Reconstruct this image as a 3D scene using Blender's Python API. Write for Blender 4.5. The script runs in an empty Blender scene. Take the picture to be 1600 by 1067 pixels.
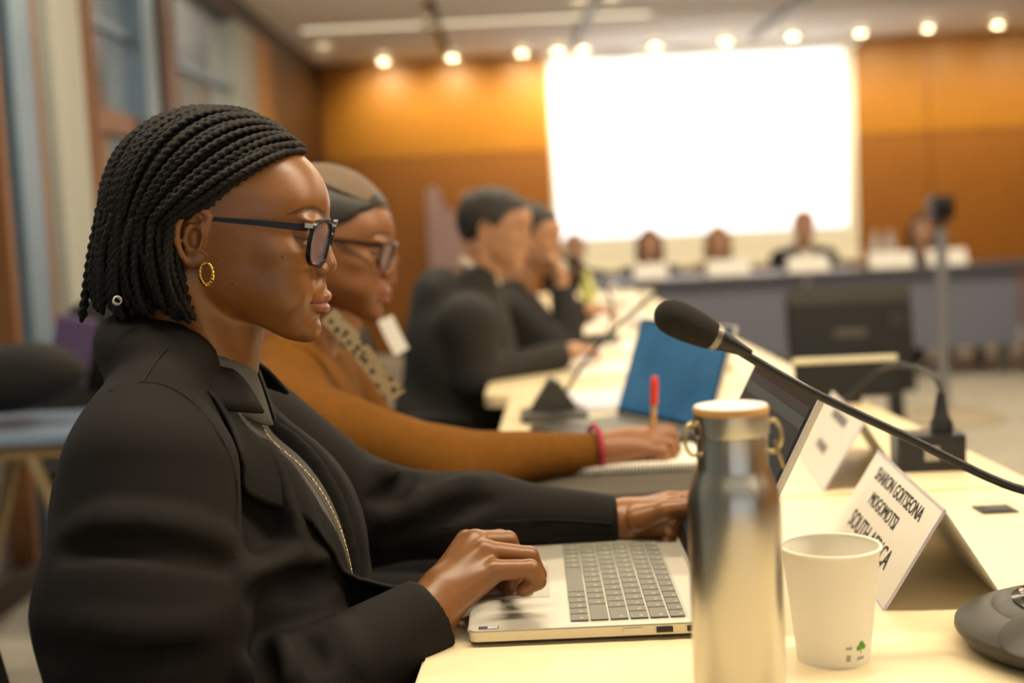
import bpy, bmesh, math, random
import numpy as np
from mathutils import Vector, Matrix, Euler
from mathutils.bvhtree import BVHTree
random.seed(7); rng = np.random.default_rng(7)
sc = bpy.context.scene
COL = sc.collection

# ------------------------------------------------------------------ camera
FPX = 2000.0
PITCH = math.atan(183 / 2000.0); ROLL = math.radians(2.8)
CAM = Vector((0, 0, 1.15))
_f = Vector((0, math.cos(PITCH), -math.sin(PITCH))); _u0 = Vector((0, math.sin(PITCH), math.cos(PITCH))); _r0 = Vector((1, 0, 0))
_r = _r0 * math.cos(ROLL) - _u0 * math.sin(ROLL); _u = _u0 * math.cos(ROLL) + _r0 * math.sin(ROLL)
cd = bpy.data.cameras.new('camera'); cam = bpy.data.objects.new('camera', cd); COL.objects.link(cam)
cd.sensor_width = 36; cd.lens = 36 * FPX / 1600
m = Matrix((( _r.x, _u.x, -_f.x, CAM.x), (_r.y, _u.y, -_f.y, CAM.y), (_r.z, _u.z, -_f.z, CAM.z), (0, 0, 0, 1)))
cam.matrix_world = m
cd.dof.use_dof = True; cd.dof.focus_distance = 1.27; cd.dof.aperture_fstop = 2.6
cd.clip_start = .05; cd.clip_end = 60
sc.camera = cam

def ray(x, y): return _f + _r * ((x - 800) / FPX) + _u * ((533.5 - y) / FPX)
def at(x, y, Y):
    d = ray(x, y); return CAM + d * (Y / d.y)
def onz(x, y, z=.74):
    d = ray(x, y); return CAM + d * ((z - CAM.z) / d.z)

# ------------------------------------------------------------------ world, light, exposure
w = bpy.data.worlds.new('World'); sc.world = w; w.use_nodes = True
w.node_tree.nodes['Background'].inputs[0].default_value = (.50, .62, .80, 1)
w.node_tree.nodes['Background'].inputs[1].default_value = .6
vs = sc.view_settings; vs.view_transform = 'Standard'; vs.look = 'None'; vs.gamma = 1; vs.exposure = 0.0; vs.use_curve_mapping = False
try:
    sc.cycles.use_denoising = True; sc.cycles.max_bounces = 7; sc.cycles.sample_clamp_indirect = 6; sc.cycles.caustics_reflective = False; sc.cycles.caustics_refractive = False
except Exception: pass
CEIL = 2.67
WARM = (1.0, .85, .62)
def area(name, loc, sx, sy, power, color=WARM, rot=(0, 0, 0), spread=180):
    l = bpy.data.lights.new(name, 'AREA'); l.shape = 'RECTANGLE'; l.size = sx; l.size_y = sy; l.energy = power; l.color = color; l.spread = math.radians(spread)
    o = bpy.data.objects.new(name, l); o.location = loc; o.rotation_euler = rot; COL.objects.link(o); return o
# light of the long ceiling slots (their glowing diffusers are built with the ceiling)
SLOT_Y = [-1.2, 1.35, 4.2, 7.0, 9.72]
for y in SLOT_Y:
    if y < 9: area('slot_light', (1.7, y, CEIL - .03), 6.2, .14, {-1.2: 28, 1.35: 135, 4.2: 115, 7.0: 100}[y])

# ------------------------------------------------------------------ helpers
def lin(c):
    if isinstance(c, str):
        c = [int(c[i:i + 2], 16) / 255 for i in (0, 2, 4)]
    return tuple((x / 12.92 if x <= .04045 else ((x + .055) / 1.055) ** 2.4) for x in c)
MATS = {}
def mat(name, col, rough=.5, metal=0, var=.08, scale=20, bump=0, bscale=200, emit=None, estr=1, spec=.5, sheen=0, sss=0, alpha=None, stretch=None, trans=0, ior=1.45, coat=0):
    if name in MATS: return MATS[name]
    m = bpy.data.materials.new(name); m.use_nodes = True; nt = m.node_tree; b = nt.nodes['Principled BSDF']
    c = lin(col)
    tc = nt.nodes.new('ShaderNodeTexCoord'); mp = nt.nodes.new('ShaderNodeMapping'); nt.links.new(tc.outputs['Object'], mp.inputs[0])
    if stretch: mp.inputs['Scale'].default_value = stretch
    n = nt.nodes.new('ShaderNodeTexNoise'); n.inputs['Scale'].default_value = scale; n.inputs['Detail'].default_value = 4; nt.links.new(mp.outputs[0], n.inputs[0])
    r = nt.nodes.new('ShaderNodeMix'); r.data_type = 'RGBA'
    r.inputs['A'].default_value = (*[max(0, x * (1 - var * 2)) for x in c], 1); r.inputs['B'].default_value = (*[min(1, x * (1 + var * 2)) for x in c], 1)
    nt.links.new(n.outputs['Fac'], r.inputs['Factor']); nt.links.new(r.outputs['Result'], b.inputs['Base Color'])
    b.inputs['Roughness'].default_value = rough; b.inputs['Metallic'].default_value = metal; b.inputs['Specular IOR Level'].default_value = spec
    b.inputs['Sheen Weight'].default_value = sheen; b.inputs['Transmission Weight'].default_value = trans; b.inputs['IOR'].default_value = ior
    b.inputs['Coat Weight'].default_value = coat
    if sss:
        b.inputs['Subsurface Weight'].default_value = sss; b.inputs['Subsurface Radius'].default_value = (1, .35, .15); b.inputs['Subsurface Scale'].default_value = .006
    if alpha is not None: b.inputs['Alpha'].default_value = alpha
    if emit:
        b.inputs['Emission Color'].default_value = (*lin(emit), 1); b.inputs['Emission Strength'].default_value = estr
    if bump:
        n2 = nt.nodes.new('ShaderNodeTexNoise'); n2.inputs['Scale'].default_value = bscale; n2.inputs['Detail'].default_value = 3; nt.links.new(mp.outputs[0], n2.inputs[0])
        bp = nt.nodes.new('ShaderNodeBump'); bp.inputs['Strength'].default_value = bump; bp.inputs['Distance'].default_value = .002
        nt.links.new(n2.outputs['Fac'], bp.inputs['Height']); nt.links.new(bp.outputs[0], b.inputs['Normal'])
    MATS[name] = m; return m

def tag(o, label=None, cat=None, group=None, kind=None):
    if label: o['label'] = label
    if cat: o['category'] = cat
    if group: o['group'] = group
    if kind: o['kind'] = kind
    return o
def empty(name, loc, label, cat, group=None, rz=0):
    o = bpy.data.objects.new(name, None); o.location = loc; o.rotation_euler = (0, 0, rz); o.empty_display_size = .05; COL.objects.link(o)
    return tag(o, label, cat, group)
def link(name, me, mt, parent=None, world=True):
    """parent given and world=True: the mesh is in world coordinates"""
    o = bpy.data.objects.new(name, me); COL.objects.link(o)
    if mt is not None:
        me.materials.clear()
        for q in (mt if isinstance(mt, (list, tuple)) else [mt]): me.materials.append(q)
    if parent is not None:
        o.parent = parent
        if world:
            M = parent.matrix_basis.copy(); q = parent.parent
            if q is not None: M = q.matrix_basis @ parent.matrix_parent_inverse @ M
            o.matrix_parent_inverse = M.inverted()
    return o
class MB:
    def __init__(s): s.v = []; s.f = []; s.fm = []; s.cm = 0
    def add(s, vs, fs, M=None):
        o = len(s.v); s.v += [tuple(M @ Vector(v)) if M is not None else tuple(v) for v in vs]; s.f += [tuple(i + o for i in f) for f in fs]; s.fm += [s.cm] * len(fs); return s
    def box(s, lo, hi, M=None, bev=0):
        if bev:
            bm = bmesh.new(); bmesh.ops.create_cube(bm, size=1)
            for v in bm.verts: v.co = Vector([lo[i] + (v.co[i] + .5) * (hi[i] - lo[i]) for i in range(3)])
            bmesh.ops.bevel(bm, geom=list(bm.edges) + list(bm.verts), offset=bev, segments=2, affect='EDGES', profile=.6)
            bm.verts.index_update(); s.add([v.co.copy() for v in bm.verts], [[v.index for v in f.verts] for f in bm.faces], M); bm.free(); return s
        x0, y0, z0 = lo; x1, y1, z1 = hi
        return s.add([(x0, y0, z0), (x1, y0, z0), (x1, y1, z0), (x0, y1, z0), (x0, y0, z1), (x1, y0, z1), (x1, y1, z1), (x0, y1, z1)],
                     [(0, 3, 2, 1), (4, 5, 6, 7), (0, 1, 5, 4), (1, 2, 6, 5), (2, 3, 7, 6), (3, 0, 4, 7)], M)
    def tube(s, pts, r, n=10, caps=True, M=None, closed=False, flat=None):
        pts = [Vector(p) for p in pts]; k = len(pts); rs = r if isinstance(r, (list, tuple)) else [r] * k
        vs = []; fs = []; nrm = None
        for i, p in enumerate(pts):
            a = pts[(i - 1) % k] if (closed or i > 0) else p; b = pts[(i + 1) % k] if (closed or i < k - 1) else p
            t = (b - a).normalized()
            if nrm is None: nrm = t.orthogonal().normalized() if flat is None else Vector(flat)
            nrm = (nrm - t * nrm.dot(t)).normalized(); bn = t.cross(nrm)
            for j in range(n):
                A = 2 * math.pi * j / n; vs.append(p + (nrm * math.cos(A) + bn * math.sin(A)) * rs[i])
        for i in range(k if closed else k - 1):
            for j in range(n):
                i2 = (i + 1) % k; fs.append((i * n + j, i * n + (j + 1) % n, i2 * n + (j + 1) % n, i2 * n + j))
        if caps and not closed: fs.append(tuple(reversed(range(n)))); fs.append(tuple((k - 1) * n + j for j in range(n)))
        return s.add(vs, fs, M)
    def lathe(s, prof, n=32, M=None, caps=True):
        vs = []; fs = []; k = len(prof)
        for (r, z) in prof:
            for j in range(n): A = 2 * math.pi * j / n; vs.append((r * math.cos(A), r * math.sin(A), z))
        for i in range(k - 1):
            for j in range(n): fs.append((i * n + j, i * n + (j + 1) % n, (i + 1) * n + (j + 1) % n, (i + 1) * n + j))
        if caps:
            fs.append(tuple(reversed(range(n)))); fs.append(tuple((k - 1) * n + j for j in range(n)))
        return s.add(vs, fs, M)
    def prism(s, poly, h0, h1, M=None):
        k = len(poly); vs = [(x, y, h0) for x, y in poly] + [(x, y, h1) for x, y in poly]
        fs = [tuple(reversed(range(k))), tuple(range(k, 2 * k))] + [(i, (i + 1) % k, k + (i + 1) % k, k + i) for i in range(k)]
        return s.add(vs, fs, M)
    def mesh(s, name='m', smooth=False):
        me = bpy.data.meshes.new(name); me.from_pydata(s.v, [], s.f); me.update()
        if smooth:
            me.polygons.foreach_set('use_smooth', [True] * len(me.polygons))
            try: me.set_sharp_from_angle(angle=math.radians(40))
            except Exception: pass
        if any(s.fm): me.polygons.foreach_set('material_index', s.fm)
        return me
    def obj(s, name, mt, parent=None, smooth=False, world=True): return link(name, s.mesh(name, smooth), mt, parent, world)
def catmull(P, n=8):
    P = [Vector(p) for p in P]; out = []
    for i in range(len(P) - 1):
        a, b, c, d = P[max(i - 1, 0)], P[i], P[i + 1], P[min(i + 2, len(P) - 1)]
        for j in range(n):
            t = j / n; out.append(.5 * ((2 * b) + (c - a) * t + (2 * a - 5 * b + 4 * c - d) * t * t + (3 * b - a - 3 * c + d) * t ** 3))
    out.append(P[-1]); return out
def copy_tree(o, parent=None):
    c = o.copy(); COL.objects.link(c); c.parent = parent
    for ch in list(o.children): copy_tree(ch, c)
    return c
def text_mesh(txt, size, align='LEFT', extrude=.0002, bold=0):
    cu = bpy.data.curves.new('t', 'FONT'); cu.body = txt; cu.size = size; cu.align_x = align; cu.extrude = extrude; cu.resolution_u = 3; cu.offset = bold
    o = bpy.data.objects.new('t', cu); COL.objects.link(o); dg = bpy.context.evaluated_depsgraph_get(); me = bpy.data.meshes.new_from_object(o.evaluated_get(dg)); bpy.data.objects.remove(o); bpy.data.curves.remove(cu); return me

# ---- implicit surfaces -------------------------------------------------
def smin(a, b, k):
    if k <= 0: return np.minimum(a, b)
    h = np.clip(.5 + .5 * (b - a) / k, 0, 1); return b * (1 - h) + a * h - k * h * (1 - h)
def smax(a, b, k): return -smin(-a, -b, k)
class Field:
    def __init__(s, lo, hi, h):
        s.lo = np.array(lo, float); s.h = h; s.n = np.ceil((np.array(hi, float) - s.lo) / h).astype(int) + 1
        s.v = np.full(s.n, 1e3, np.float32); s.hi = s.lo + (s.n - 1) * h
    def block(s, lo, hi):
        i0 = np.clip(np.floor((np.array(lo) - s.lo) / s.h).astype(int), 0, s.n - 1); i1 = np.clip(np.ceil((np.array(hi) - s.lo) / s.h).astype(int) + 1, 1, s.n)
        i1 = np.maximum(i1, i0 + 1)
        sl = tuple(slice(a, b) for a, b in zip(i0, i1)); ax = [s.lo[i] + s.h * np.arange(i0[i], i1[i], dtype=np.float32) for i in range(3)]
        return sl, np.meshgrid(*ax, indexing='ij', sparse=True)
    def apply(s, fn, lo, hi, k, op='add'):
        mg = k + 2.5 * s.h; sl, (X, Y, Z) = s.block(np.array(lo) - mg, np.array(hi) + mg); d = fn(X, Y, Z)
        s.v[sl] = smin(s.v[sl], d, k) if op == 'add' else (smax(s.v[sl], -d, k) if op == 'sub' else smax(s.v[sl], d, k)); return s
    def ell(s, c, r, k=.01, rot=None, op='add'):
        c = np.array(c, float); r = np.array(r, float); R = np.array(rot.to_matrix()).T if rot is not None else np.eye(3)
        ext = r.max() if rot is not None else r
        def fn(X, Y, Z):
            P = [X - c[0], Y - c[1], Z - c[2]]
            Q = [R[i, 0] * P[0] + R[i, 1] * P[1] + R[i, 2] * P[2] for i in range(3)] if rot is not None else P
            k0 = np.sqrt((Q[0] / r[0]) ** 2 + (Q[1] / r[1]) ** 2 + (Q[2] / r[2]) ** 2); k1 = np.sqrt((Q[0] / r[0] ** 2) ** 2 + (Q[1] / r[1] ** 2) ** 2 + (Q[2] / r[2] ** 2) ** 2)
            return k0 * (k0 - 1) / np.maximum(k1, 1e-6)
        return s.apply(fn, c - ext, c + ext, k, op)
    def cap(s, a, b, ra, rb=None, k=.01, op='add', sq=None):
        """tapered capsule; sq=(axis vector, factor): flattened along that axis"""
        rb = ra if rb is None else rb; a = np.array(a, float); b = np.array(b, float); ab = b - a; L2 = max(float(ab @ ab), 1e-12); rm = max(ra, rb)
        if sq is not None: ax = np.array(sq[0], float); ax /= np.linalg.norm(ax); fac = sq[1]; rm = rm * max(1, 1 / fac)
        def fn(X, Y, Z):
            px, py, pz = X - a[0], Y - a[1], Z - a[2]; t = np.clip((px * ab[0] + py * ab[1] + pz * ab[2]) / L2, 0, 1)
            dx, dy, dz = px - t * ab[0], py - t * ab[1], pz - t * ab[2]
            if sq is not None:
                q = (dx * ax[0] + dy * ax[1] + dz * ax[2]) * (fac - 1); dx = dx + q * ax[0]; dy = dy + q * ax[1]; dz = dz + q * ax[2]
            return np.sqrt(dx * dx + dy * dy + dz * dz) - (ra + (rb - ra) * t)
        return s.apply(fn, np.minimum(a, b) - rm, np.maximum(a, b) + rm, k, op)
    def chain(s, pts, rs, k=.005, op='add', sq=None):
        for i in range(len(pts) - 1): s.cap(pts[i], pts[i + 1], rs[i], rs[i + 1], k, op, sq)
        return s
    def bumpf(s, fn):
        sl, (X, Y, Z) = s.block(s.lo, s.hi); s.v = (s.v + fn(X, Y, Z)).astype(np.float32); return s
    def surf(s):
        v = s.v; ins = v < 0; n = v.shape
        c = np.zeros((n[0] - 1, n[1] - 1, n[2] - 1), np.int8)
        for dx in (0, 1):
            for dy in (0, 1):
                for dz in (0, 1): c += ins[dx:n[0] - 1 + dx, dy:n[1] - 1 + dy, dz:n[2] - 1 + dz]
        act = (c > 0) & (c < 8); I = np.argwhere(act); idx = -np.ones(act.shape, np.int32); idx[act] = np.arange(len(I))
        acc = np.zeros((len(I), 3)); cnt = np.zeros(len(I))
        corners = [(dx, dy, dz) for dx in (0, 1) for dy in (0, 1) for dz in (0, 1)]
        for a in corners:
            for ax in range(3):
                if a[ax]: continue
                b = list(a); b[ax] = 1
                va = v[I[:, 0] + a[0], I[:, 1] + a[1], I[:, 2] + a[2]]; vb = v[I[:, 0] + b[0], I[:, 1] + b[1], I[:, 2] + b[2]]
                m = (va < 0) != (vb < 0); t = np.where(m, va / np.where(m, va - vb, 1), 0)
                p = np.tile(np.array(a, float), (len(I), 1)); p[:, ax] = t; acc[m] += p[m]; cnt[m] += 1
        V = s.lo + s.h * (I + acc / cnt[:, None]); Fs = []
        for ax in range(3):
            sl0 = [slice(None)] * 3; sl1 = [slice(None)] * 3; sl0[ax] = slice(0, n[ax] - 1); sl1[ax] = slice(1, n[ax])
            a = ins[tuple(sl0)]; b = ins[tuple(sl1)]; E = np.argwhere(a != b); o1, o2 = [(1, 2), (2, 0), (0, 1)][ax]
            E = E[(E[:, o1] > 0) & (E[:, o2] > 0) & (E[:, o1] < n[o1] - 1) & (E[:, o2] < n[o2] - 1)]
            q = []
            for d1, d2 in ((0, 0), (-1, 0), (-1, -1), (0, -1)):
                e = E.copy(); e[:, o1] += d1; e[:, o2] += d2; q.append(idx[e[:, 0], e[:, 1], e[:, 2]])
            q = np.stack(q, 1); fl = ~a[E[:, 0], E[:, 1], E[:, 2]]; q[fl] = q[fl][:, ::-1]; Fs.append(q)
        Fq = np.concatenate(Fs); return V, Fq
def npmesh(name, V, F, attr=None):
    me = bpy.data.meshes.new(name); V = np.asarray(V, np.float32); F = np.asarray(F, np.int32)
    me.vertices.add(len(V)); me.vertices.foreach_set('co', V.ravel()); me.loops.add(F.size); me.polygons.add(len(F))
    me.loops.foreach_set('vertex_index', F.ravel()); me.polygons.foreach_set('loop_start', np.arange(0, F.size, F.shape[1], dtype=np.int32)); 
    me.update(calc_edges=True); me.validate(); me.polygons.foreach_set('use_smooth', [True] * len(me.polygons))
    if attr is not None:
        for nm, A in attr.items():
            at_ = me.attributes.new(nm, 'FLOAT', 'POINT'); at_.data.foreach_set('value', np.asarray(A, np.float32))
    me.update(); return me
def smooth_v(V, F, it=2, lam=.5):
    """a little Laplacian smoothing"""
    V = V.copy(); n = len(V); E = np.concatenate([F[:, [0, 1]], F[:, [1, 2]], F[:, [2, 3]], F[:, [3, 0]]]); E = np.concatenate([E, E[:, ::-1]])
    cnt = np.bincount(E[:, 0], minlength=n)[:, None]
    for _ in range(it):
        S = np.stack([np.bincount(E[:, 0], V[E[:, 1], i], n) for i in range(3)], 1); V += lam * (S / np.maximum(cnt, 1) - V)
    return V
def vnoise(X, Y, Z, f, seed=0):
    """cheap smooth pseudo noise"""
    r = np.random.default_rng(seed); out = 0
    for i in range(5):
        d = r.normal(size=3); d /= np.linalg.norm(d); ph = r.uniform(0, 6.28, 2); d2 = r.normal(size=3); d2 /= np.linalg.norm(d2)
        out = out + np.sin(f * (X * d[0] + Y * d[1] + Z * d[2]) + ph[0] + 1.3 * np.sin(f * .6 * (X * d2[0] + Y * d2[1] + Z * d2[2]) + ph[1]))
    return out / 5
# ------------------------------------------------------------------ room
XL, XR, YB, YF = -1.64, 6.4, -4.0, 11.8
M_wood = mat('amber_wood', 'a8701c', .42, var=.16, scale=6, stretch=(14, 14, 1.0), bump=.1, bscale=60)
M_woodlow = mat('amber_wood_shaded', '8f5a1e', .42, var=.16, scale=6, stretch=(14, 14, 1.0), bump=.1, bscale=60)  # same wood as the upper row, with the weaker lamp light painted in
M_woodd = mat('dark_wood', '4a2a10', .45, var=.15, scale=5, stretch=(12, 12, 1))
M_ceil = mat('ceiling_paint', 'f2f0ec', .8, var=.02)
M_carpet = mat('grey_carpet', 'aaa497', .95, var=.12, scale=9, bump=.5, bscale=500)
M_wall = mat('wall_paint', 'a8a49a', .8, var=.03)
M_glow = mat('lamp_glow', 'fff4dc', .5, var=0, emit='fff0cc', estr=2.2)
M_slot = mat('slot_diffuser', 'fff4dc', .5, var=0, emit='fff0cf', estr=1.0)
M_black = mat('black_plastic', '17161a', .38, var=.1, scale=60, bump=.15, bscale=900)
M_track = mat('track_dark', '4a463f', .5)
M_alu = mat('brushed_grey_frame', '6c8294', .45, .2, var=.05)
M_col = mat('pale_grey_column', 'a6a89f', .6, var=.03)
M_trimwood = mat('oak_trim', '7a4e24', .5, var=.12, scale=8, stretch=(10, 10, 1))
def struct(o): o['kind'] = 'structure'; return o
struct(MB().box((XL - 2.2, YB, -.1), (XR, YF + .1, 0)).obj('floor', M_carpet))
struct(MB().box((XL - 2.2, YB, CEIL), (XR, YF + .1, CEIL + .1)).obj('ceiling', M_ceil))
struct(MB().box((XR, YB, 0), (XR + .1, YF, CEIL)).obj('wall_right', M_wood))
struct(MB().box((XL - 2.2, YB - .1, 0), (XR, YB, CEIL)).obj('wall_back', M_wall))
M_day = mat('daylit_pane', 'cfe0f0', .1, var=0, emit='d6e4f6', estr=1.2)
for i, x in enumerate((-1.2, .3, 1.8, 3.6)):
    wn = struct(MB().box((x, YB + .002, .5), (x + .9, YB + .02, 2.4)).obj('window_%d' % (i + 21), M_day))
    for a in (x - .04, x + .43, x + .9): MB().box((a, YB + .0, .46), (a + .04, YB + .05, 2.44)).obj('window_frame', mat('frame_dark', '4a4a4a', .5), wn)
    for a in (.46, 2.4): MB().box((x, YB, a), (x + .9, YB + .05, a + .04)).obj('window_rail', mat('frame_dark', '4a4a4a', .5), wn)
wf = struct(MB().box((XL - 2.2, YF, 0), (XR, YF + .1, CEIL)).obj('wall_front', M_woodd))
# far wall: narrow planks left of the screen, wide panels right of it, two rows
ZS = 1.80
plk = {}
def plank(wd, z0, z1, x, mt):
    key = (round(wd, 3), z0)
    if key not in plk: plk[key] = MB().box((0, -.03, z0), (wd, 0, z1), bev=.004).mesh('plank'); plk[key].materials.append(mt)
    o = bpy.data.objects.new('wall_plank', plk[key]); COL.objects.link(o); o.parent = wf; o.location = (x, YF, 0)
x = XL + .02
while x < .30:
    plank(.112, .02, ZS - .006, x, M_woodlow); plank(.112, ZS + .006, CEIL - .01, x, M_wood); x += .12
while x < XR - .1:
    wd = min(1.19, XR - x - .01); plank(wd, .02, ZS - .006, x, M_woodlow); plank(wd, ZS + .006, CEIL - .01, x, M_wood); x += 1.2
# projection screen
scr = empty('projection_screen', (1.83, YF - .06, .72), 'large bright white projection screen with a cream margin on the wood wall', 'screen')
M_canvas = mat('screen_canvas', 'efe9d8', .9, var=.01)
M_img = mat('projected_white', 'ffffff', .9, var=0, emit='f0f0ff', estr=1.15)
def fq(a, b, c, d, mtl, nm, par, th=.004):  # slab from four corners (front face order)
    P = [Vector(q) for q in (a, b, c, d)]; n = (P[1] - P[0]).cross(P[2] - P[0]).normalized() * th
    return MB().add(P + [p - n for p in P], [(0, 1, 2, 3), (7, 6, 5, 4), (0, 4, 5, 1), (1, 5, 6, 2), (2, 6, 7, 3), (3, 7, 4, 0)]).obj(nm, mtl, par)
fq((.44, YF - .05, .70), (3.22, YF - .05, .70), (3.22, YF - .05, 2.62), (.44, YF - .05, 2.62), M_canvas, 'canvas', scr, .02)
fq((.475, YF - .056, .985), (3.12, YF - .056, .985), (3.12, YF - .056, 2.585), (.475, YF - .056, 2.585), M_img, 'projected_image', scr)
MB().box((.40, YF - .09, .665), (3.26, YF - .05, .70), bev=.008).obj('bottom_bar', mat('bar_cream', 'cfc8b4', .5), scr)
MB().box((.40, YF - .13, 2.60), (3.26, YF - .05, CEIL - .002), bev=.01).obj('roller_case', M_ceil, scr)
# lilac banner added to stand in for a light patch left of the screen
lilac_cut = MB().prism([(-.71, .0), (-.36, .0), (-.34, 1.20), (-.26, 1.45), (-.36, 1.47), (-.42, 1.30), (-.52, 1.28), (-.60, 1.52), (-.70, 1.50)], 0, .03, Matrix(((1, 0, 0, 0), (0, 0, -1, YF - .30), (0, 1, 0, .0), (0, 0, 0, 1))))
tag(lilac_cut.obj('lilac_cutout', mat('lilac_light_tone', 'b79c9c', .8, emit='8f7f9f', estr=.0)), 'pale lilac banner with a notched top before the wood wall', 'cutout')
# ceiling: slots, tracks and downlights
for i, y in enumerate(SLOT_Y):
    t = struct(MB().box((-1.46, y - .12, CEIL - .012), (4.9, y - .08, CEIL)).box((-1.46, y + .08, CEIL - .012), (4.9, y + .12, CEIL)).obj('trim_%d' % (i + 1), M_ceil))
    if y > 9: MB().box((-1.46, y - .075, CEIL - .006), (1.15, y + .075, CEIL - .001)).obj('slot_diffuser', M_slot, t)
for i, x in enumerate((-.44, .68, 2.2)):
    t = struct(MB().box((x - .03, 8.7, CEIL - .03), (x + .03, 11.25, CEIL)).obj('trim_%d' % (i + 11), M_track))
M_house = mat('lamp_housing', 'd8d2c4', .4)
DL = [(-.47, 9.48), (-.40, 11.3), (.21, 11.25), (.58, 9.0), (.79, 8.95), (.52, 11.2), (.73, 11.2), (1.36, 11.2), (2.44, 9.0), (1.95, 11.1), (2.50, 11.0), (3.08, 11.0), (3.62, 10.9), (4.2, 10.9), (-1.0, 11.3), (-1.42, 10.6), (4.85, 10.9), (5.5, 10.9)]
disc = MB().lathe([(.0, -.004), (.052, -.004), (.052, 0), (0, 0)], 20, caps=False).mesh('lens'); disc.materials.append(M_glow)
ring = MB().lathe([(.052, -.03), (.075, -.03), (.08, 0), (.052, 0), (.052, -.03)], 20, caps=False).mesh('ring', True); ring.materials.append(M_house)
ORD = 'first second third fourth fifth sixth seventh eighth ninth tenth eleventh twelfth thirteenth fourteenth fifteenth sixteenth'.split()
for i, (x, y) in enumerate(DL):
    row = sorted([q for q in DL if (q[1] > 10.5) == (y > 10.5)]); pos = ORD[row.index((x, y))]
    t = empty('downlight', (x, y, CEIL - .03), ('small round glowing downlight, %s from the left in the row along the far wood wall' % pos) if y > 10.5 else ('small glowing ceiling spotlight on a dark track, %s from the left before the far row' % pos), 'ceiling light', 'downlights along the far wall' if y > 10.5 else 'spotlights on the dark tracks')
    for nm, me in (('lens', disc), ('ring', ring)):
        o = bpy.data.objects.new(nm, me); COL.objects.link(o); o.parent = t; o.location = (0, 0, -.001 if nm == 'lens' else 0)
    if y > 10.5 and x > -1.3:
        l = bpy.data.lights.new('wall_wash', 'SPOT'); l.energy = 55; l.color = (1, .84, .55); l.spot_size = math.radians(125); l.spot_blend = .9; l.shadow_soft_size = .05
        o = bpy.data.objects.new('wall_wash', l); COL.objects.link(o); o.location = (x, y, CEIL - .05); o.rotation_euler = (math.radians(38), 0, 0)
# left wall: glazed partition with columns, panes and oak rails, corridor behind
wl = struct(MB().box((XL - .14, YB, 2.50), (XL, YF, CEIL)).box((XL - .14, YB, 0), (XL, YF, .10)).obj('wall_left', mat('header_wood', '3a2a1c', .5, var=.1)))
cols = [(3.30, 3.62, M_alu), (4.32, 4.52, M_alu), (4.72, 5.06, M_col), (5.95, 6.16, M_alu), (6.30, 6.56, M_woodd), (8.10, 8.65, M_col), (8.65, 9.20, M_wood), (9.20, 11.8, M_woodd), (1.6, 1.9, M_alu), (-.4, -.1, M_alu), (-2.4, -2.1, M_alu)]
for (a, b, mt) in cols: MB().box((XL - .16, a, .10), (XL + .03, b, 2.50), bev=.012).obj('column' if b - a < 1 else 'dark_panel', mt, wl)
for y in (4.20, 4.56, 5.12, 5.22): MB().box((XL - .10, y, .10), (XL + .015, y + .05, 2.50), bev=.006).obj('oak_strip', M_trimwood, wl)
M_glass = mat('pane_glass', 'c8d6de', .04, var=0, spec=.8, alpha=.16)
k = 0
for (a, b) in ((3.62, 4.20), (5.27, 5.95), (6.56, 8.10), (1.9, 3.30), (-.1, 1.6), (-2.1, -.4)):
    k += 1; wn = struct(MB().box((XL - .07, a, .10), (XL - .05, b, 2.50)).obj('window_%d' % k, M_glass))
    MB().box((XL - .09, a, 1.62), (XL - .02, b, 1.72), bev=.006).obj('rail', M_trimwood, wn)
    MB().box((XL - .09, a, 2.06), (XL - .03, b, 2.10), bev=.006).obj('rail', M_alu, wn)
cw = struct(MB().box((XL - 2.2, YB, 0), (XL - 2.1, YF, CEIL)).obj('wall_corridor', mat('corridor_wall', '6f7f92', .7, var=.08, scale=2)))
for a, b, z0, z1, c in ((10.4, 11.6, .2, 2.3, '38506a'), (3.2, 4.6, .2, 2.3, '4f6a86')):
    MB().box((XL - 2.1, a, z0), (XL - 2.06, b, z1), bev=.01).obj('wall_panel', mat('panel_' + c, c, .5), cw)
for a, b, z0, z1, c in ((-3.70, -3.28, .2, 2.15, 'c8843c'), (-3.24, -2.98, .2, 2.4, '5f7f98'), (-2.94, -2.30, .2, 1.62, 'b06a30'), (-2.94, -2.30, 1.68, 2.45, '33506e'), (-2.26, -1.9, .2, 2.4, '4a3524')):
    MB().box((a, YF - .06, z0), (b, YF - .01, z1), bev=.01).obj('wall_panel', mat('panel_' + c, c, .35), cw)
mon = empty('wall_display', (XL - 2.0, 9.2, .95), 'glowing lilac display seen through the glass at the left edge', 'display')
MB().box((XL - 2.06, 8.55, .92), (XL - 2.0, 9.80, 2.20), bev=.01).obj('casing', M_black, mon)
MB().box((XL - 2.0, 8.6, .97), (XL - 1.994, 9.75, 2.15)).obj('display_panel', mat('lilac_glow', 'cfc8f0', .4, var=0, emit='cfc6f2', estr=.85), mon)
area('corridor_light', (XL - 1.1, 6.0, CEIL - .02), .5, 9, 75, (1, .93, .84))
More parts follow.
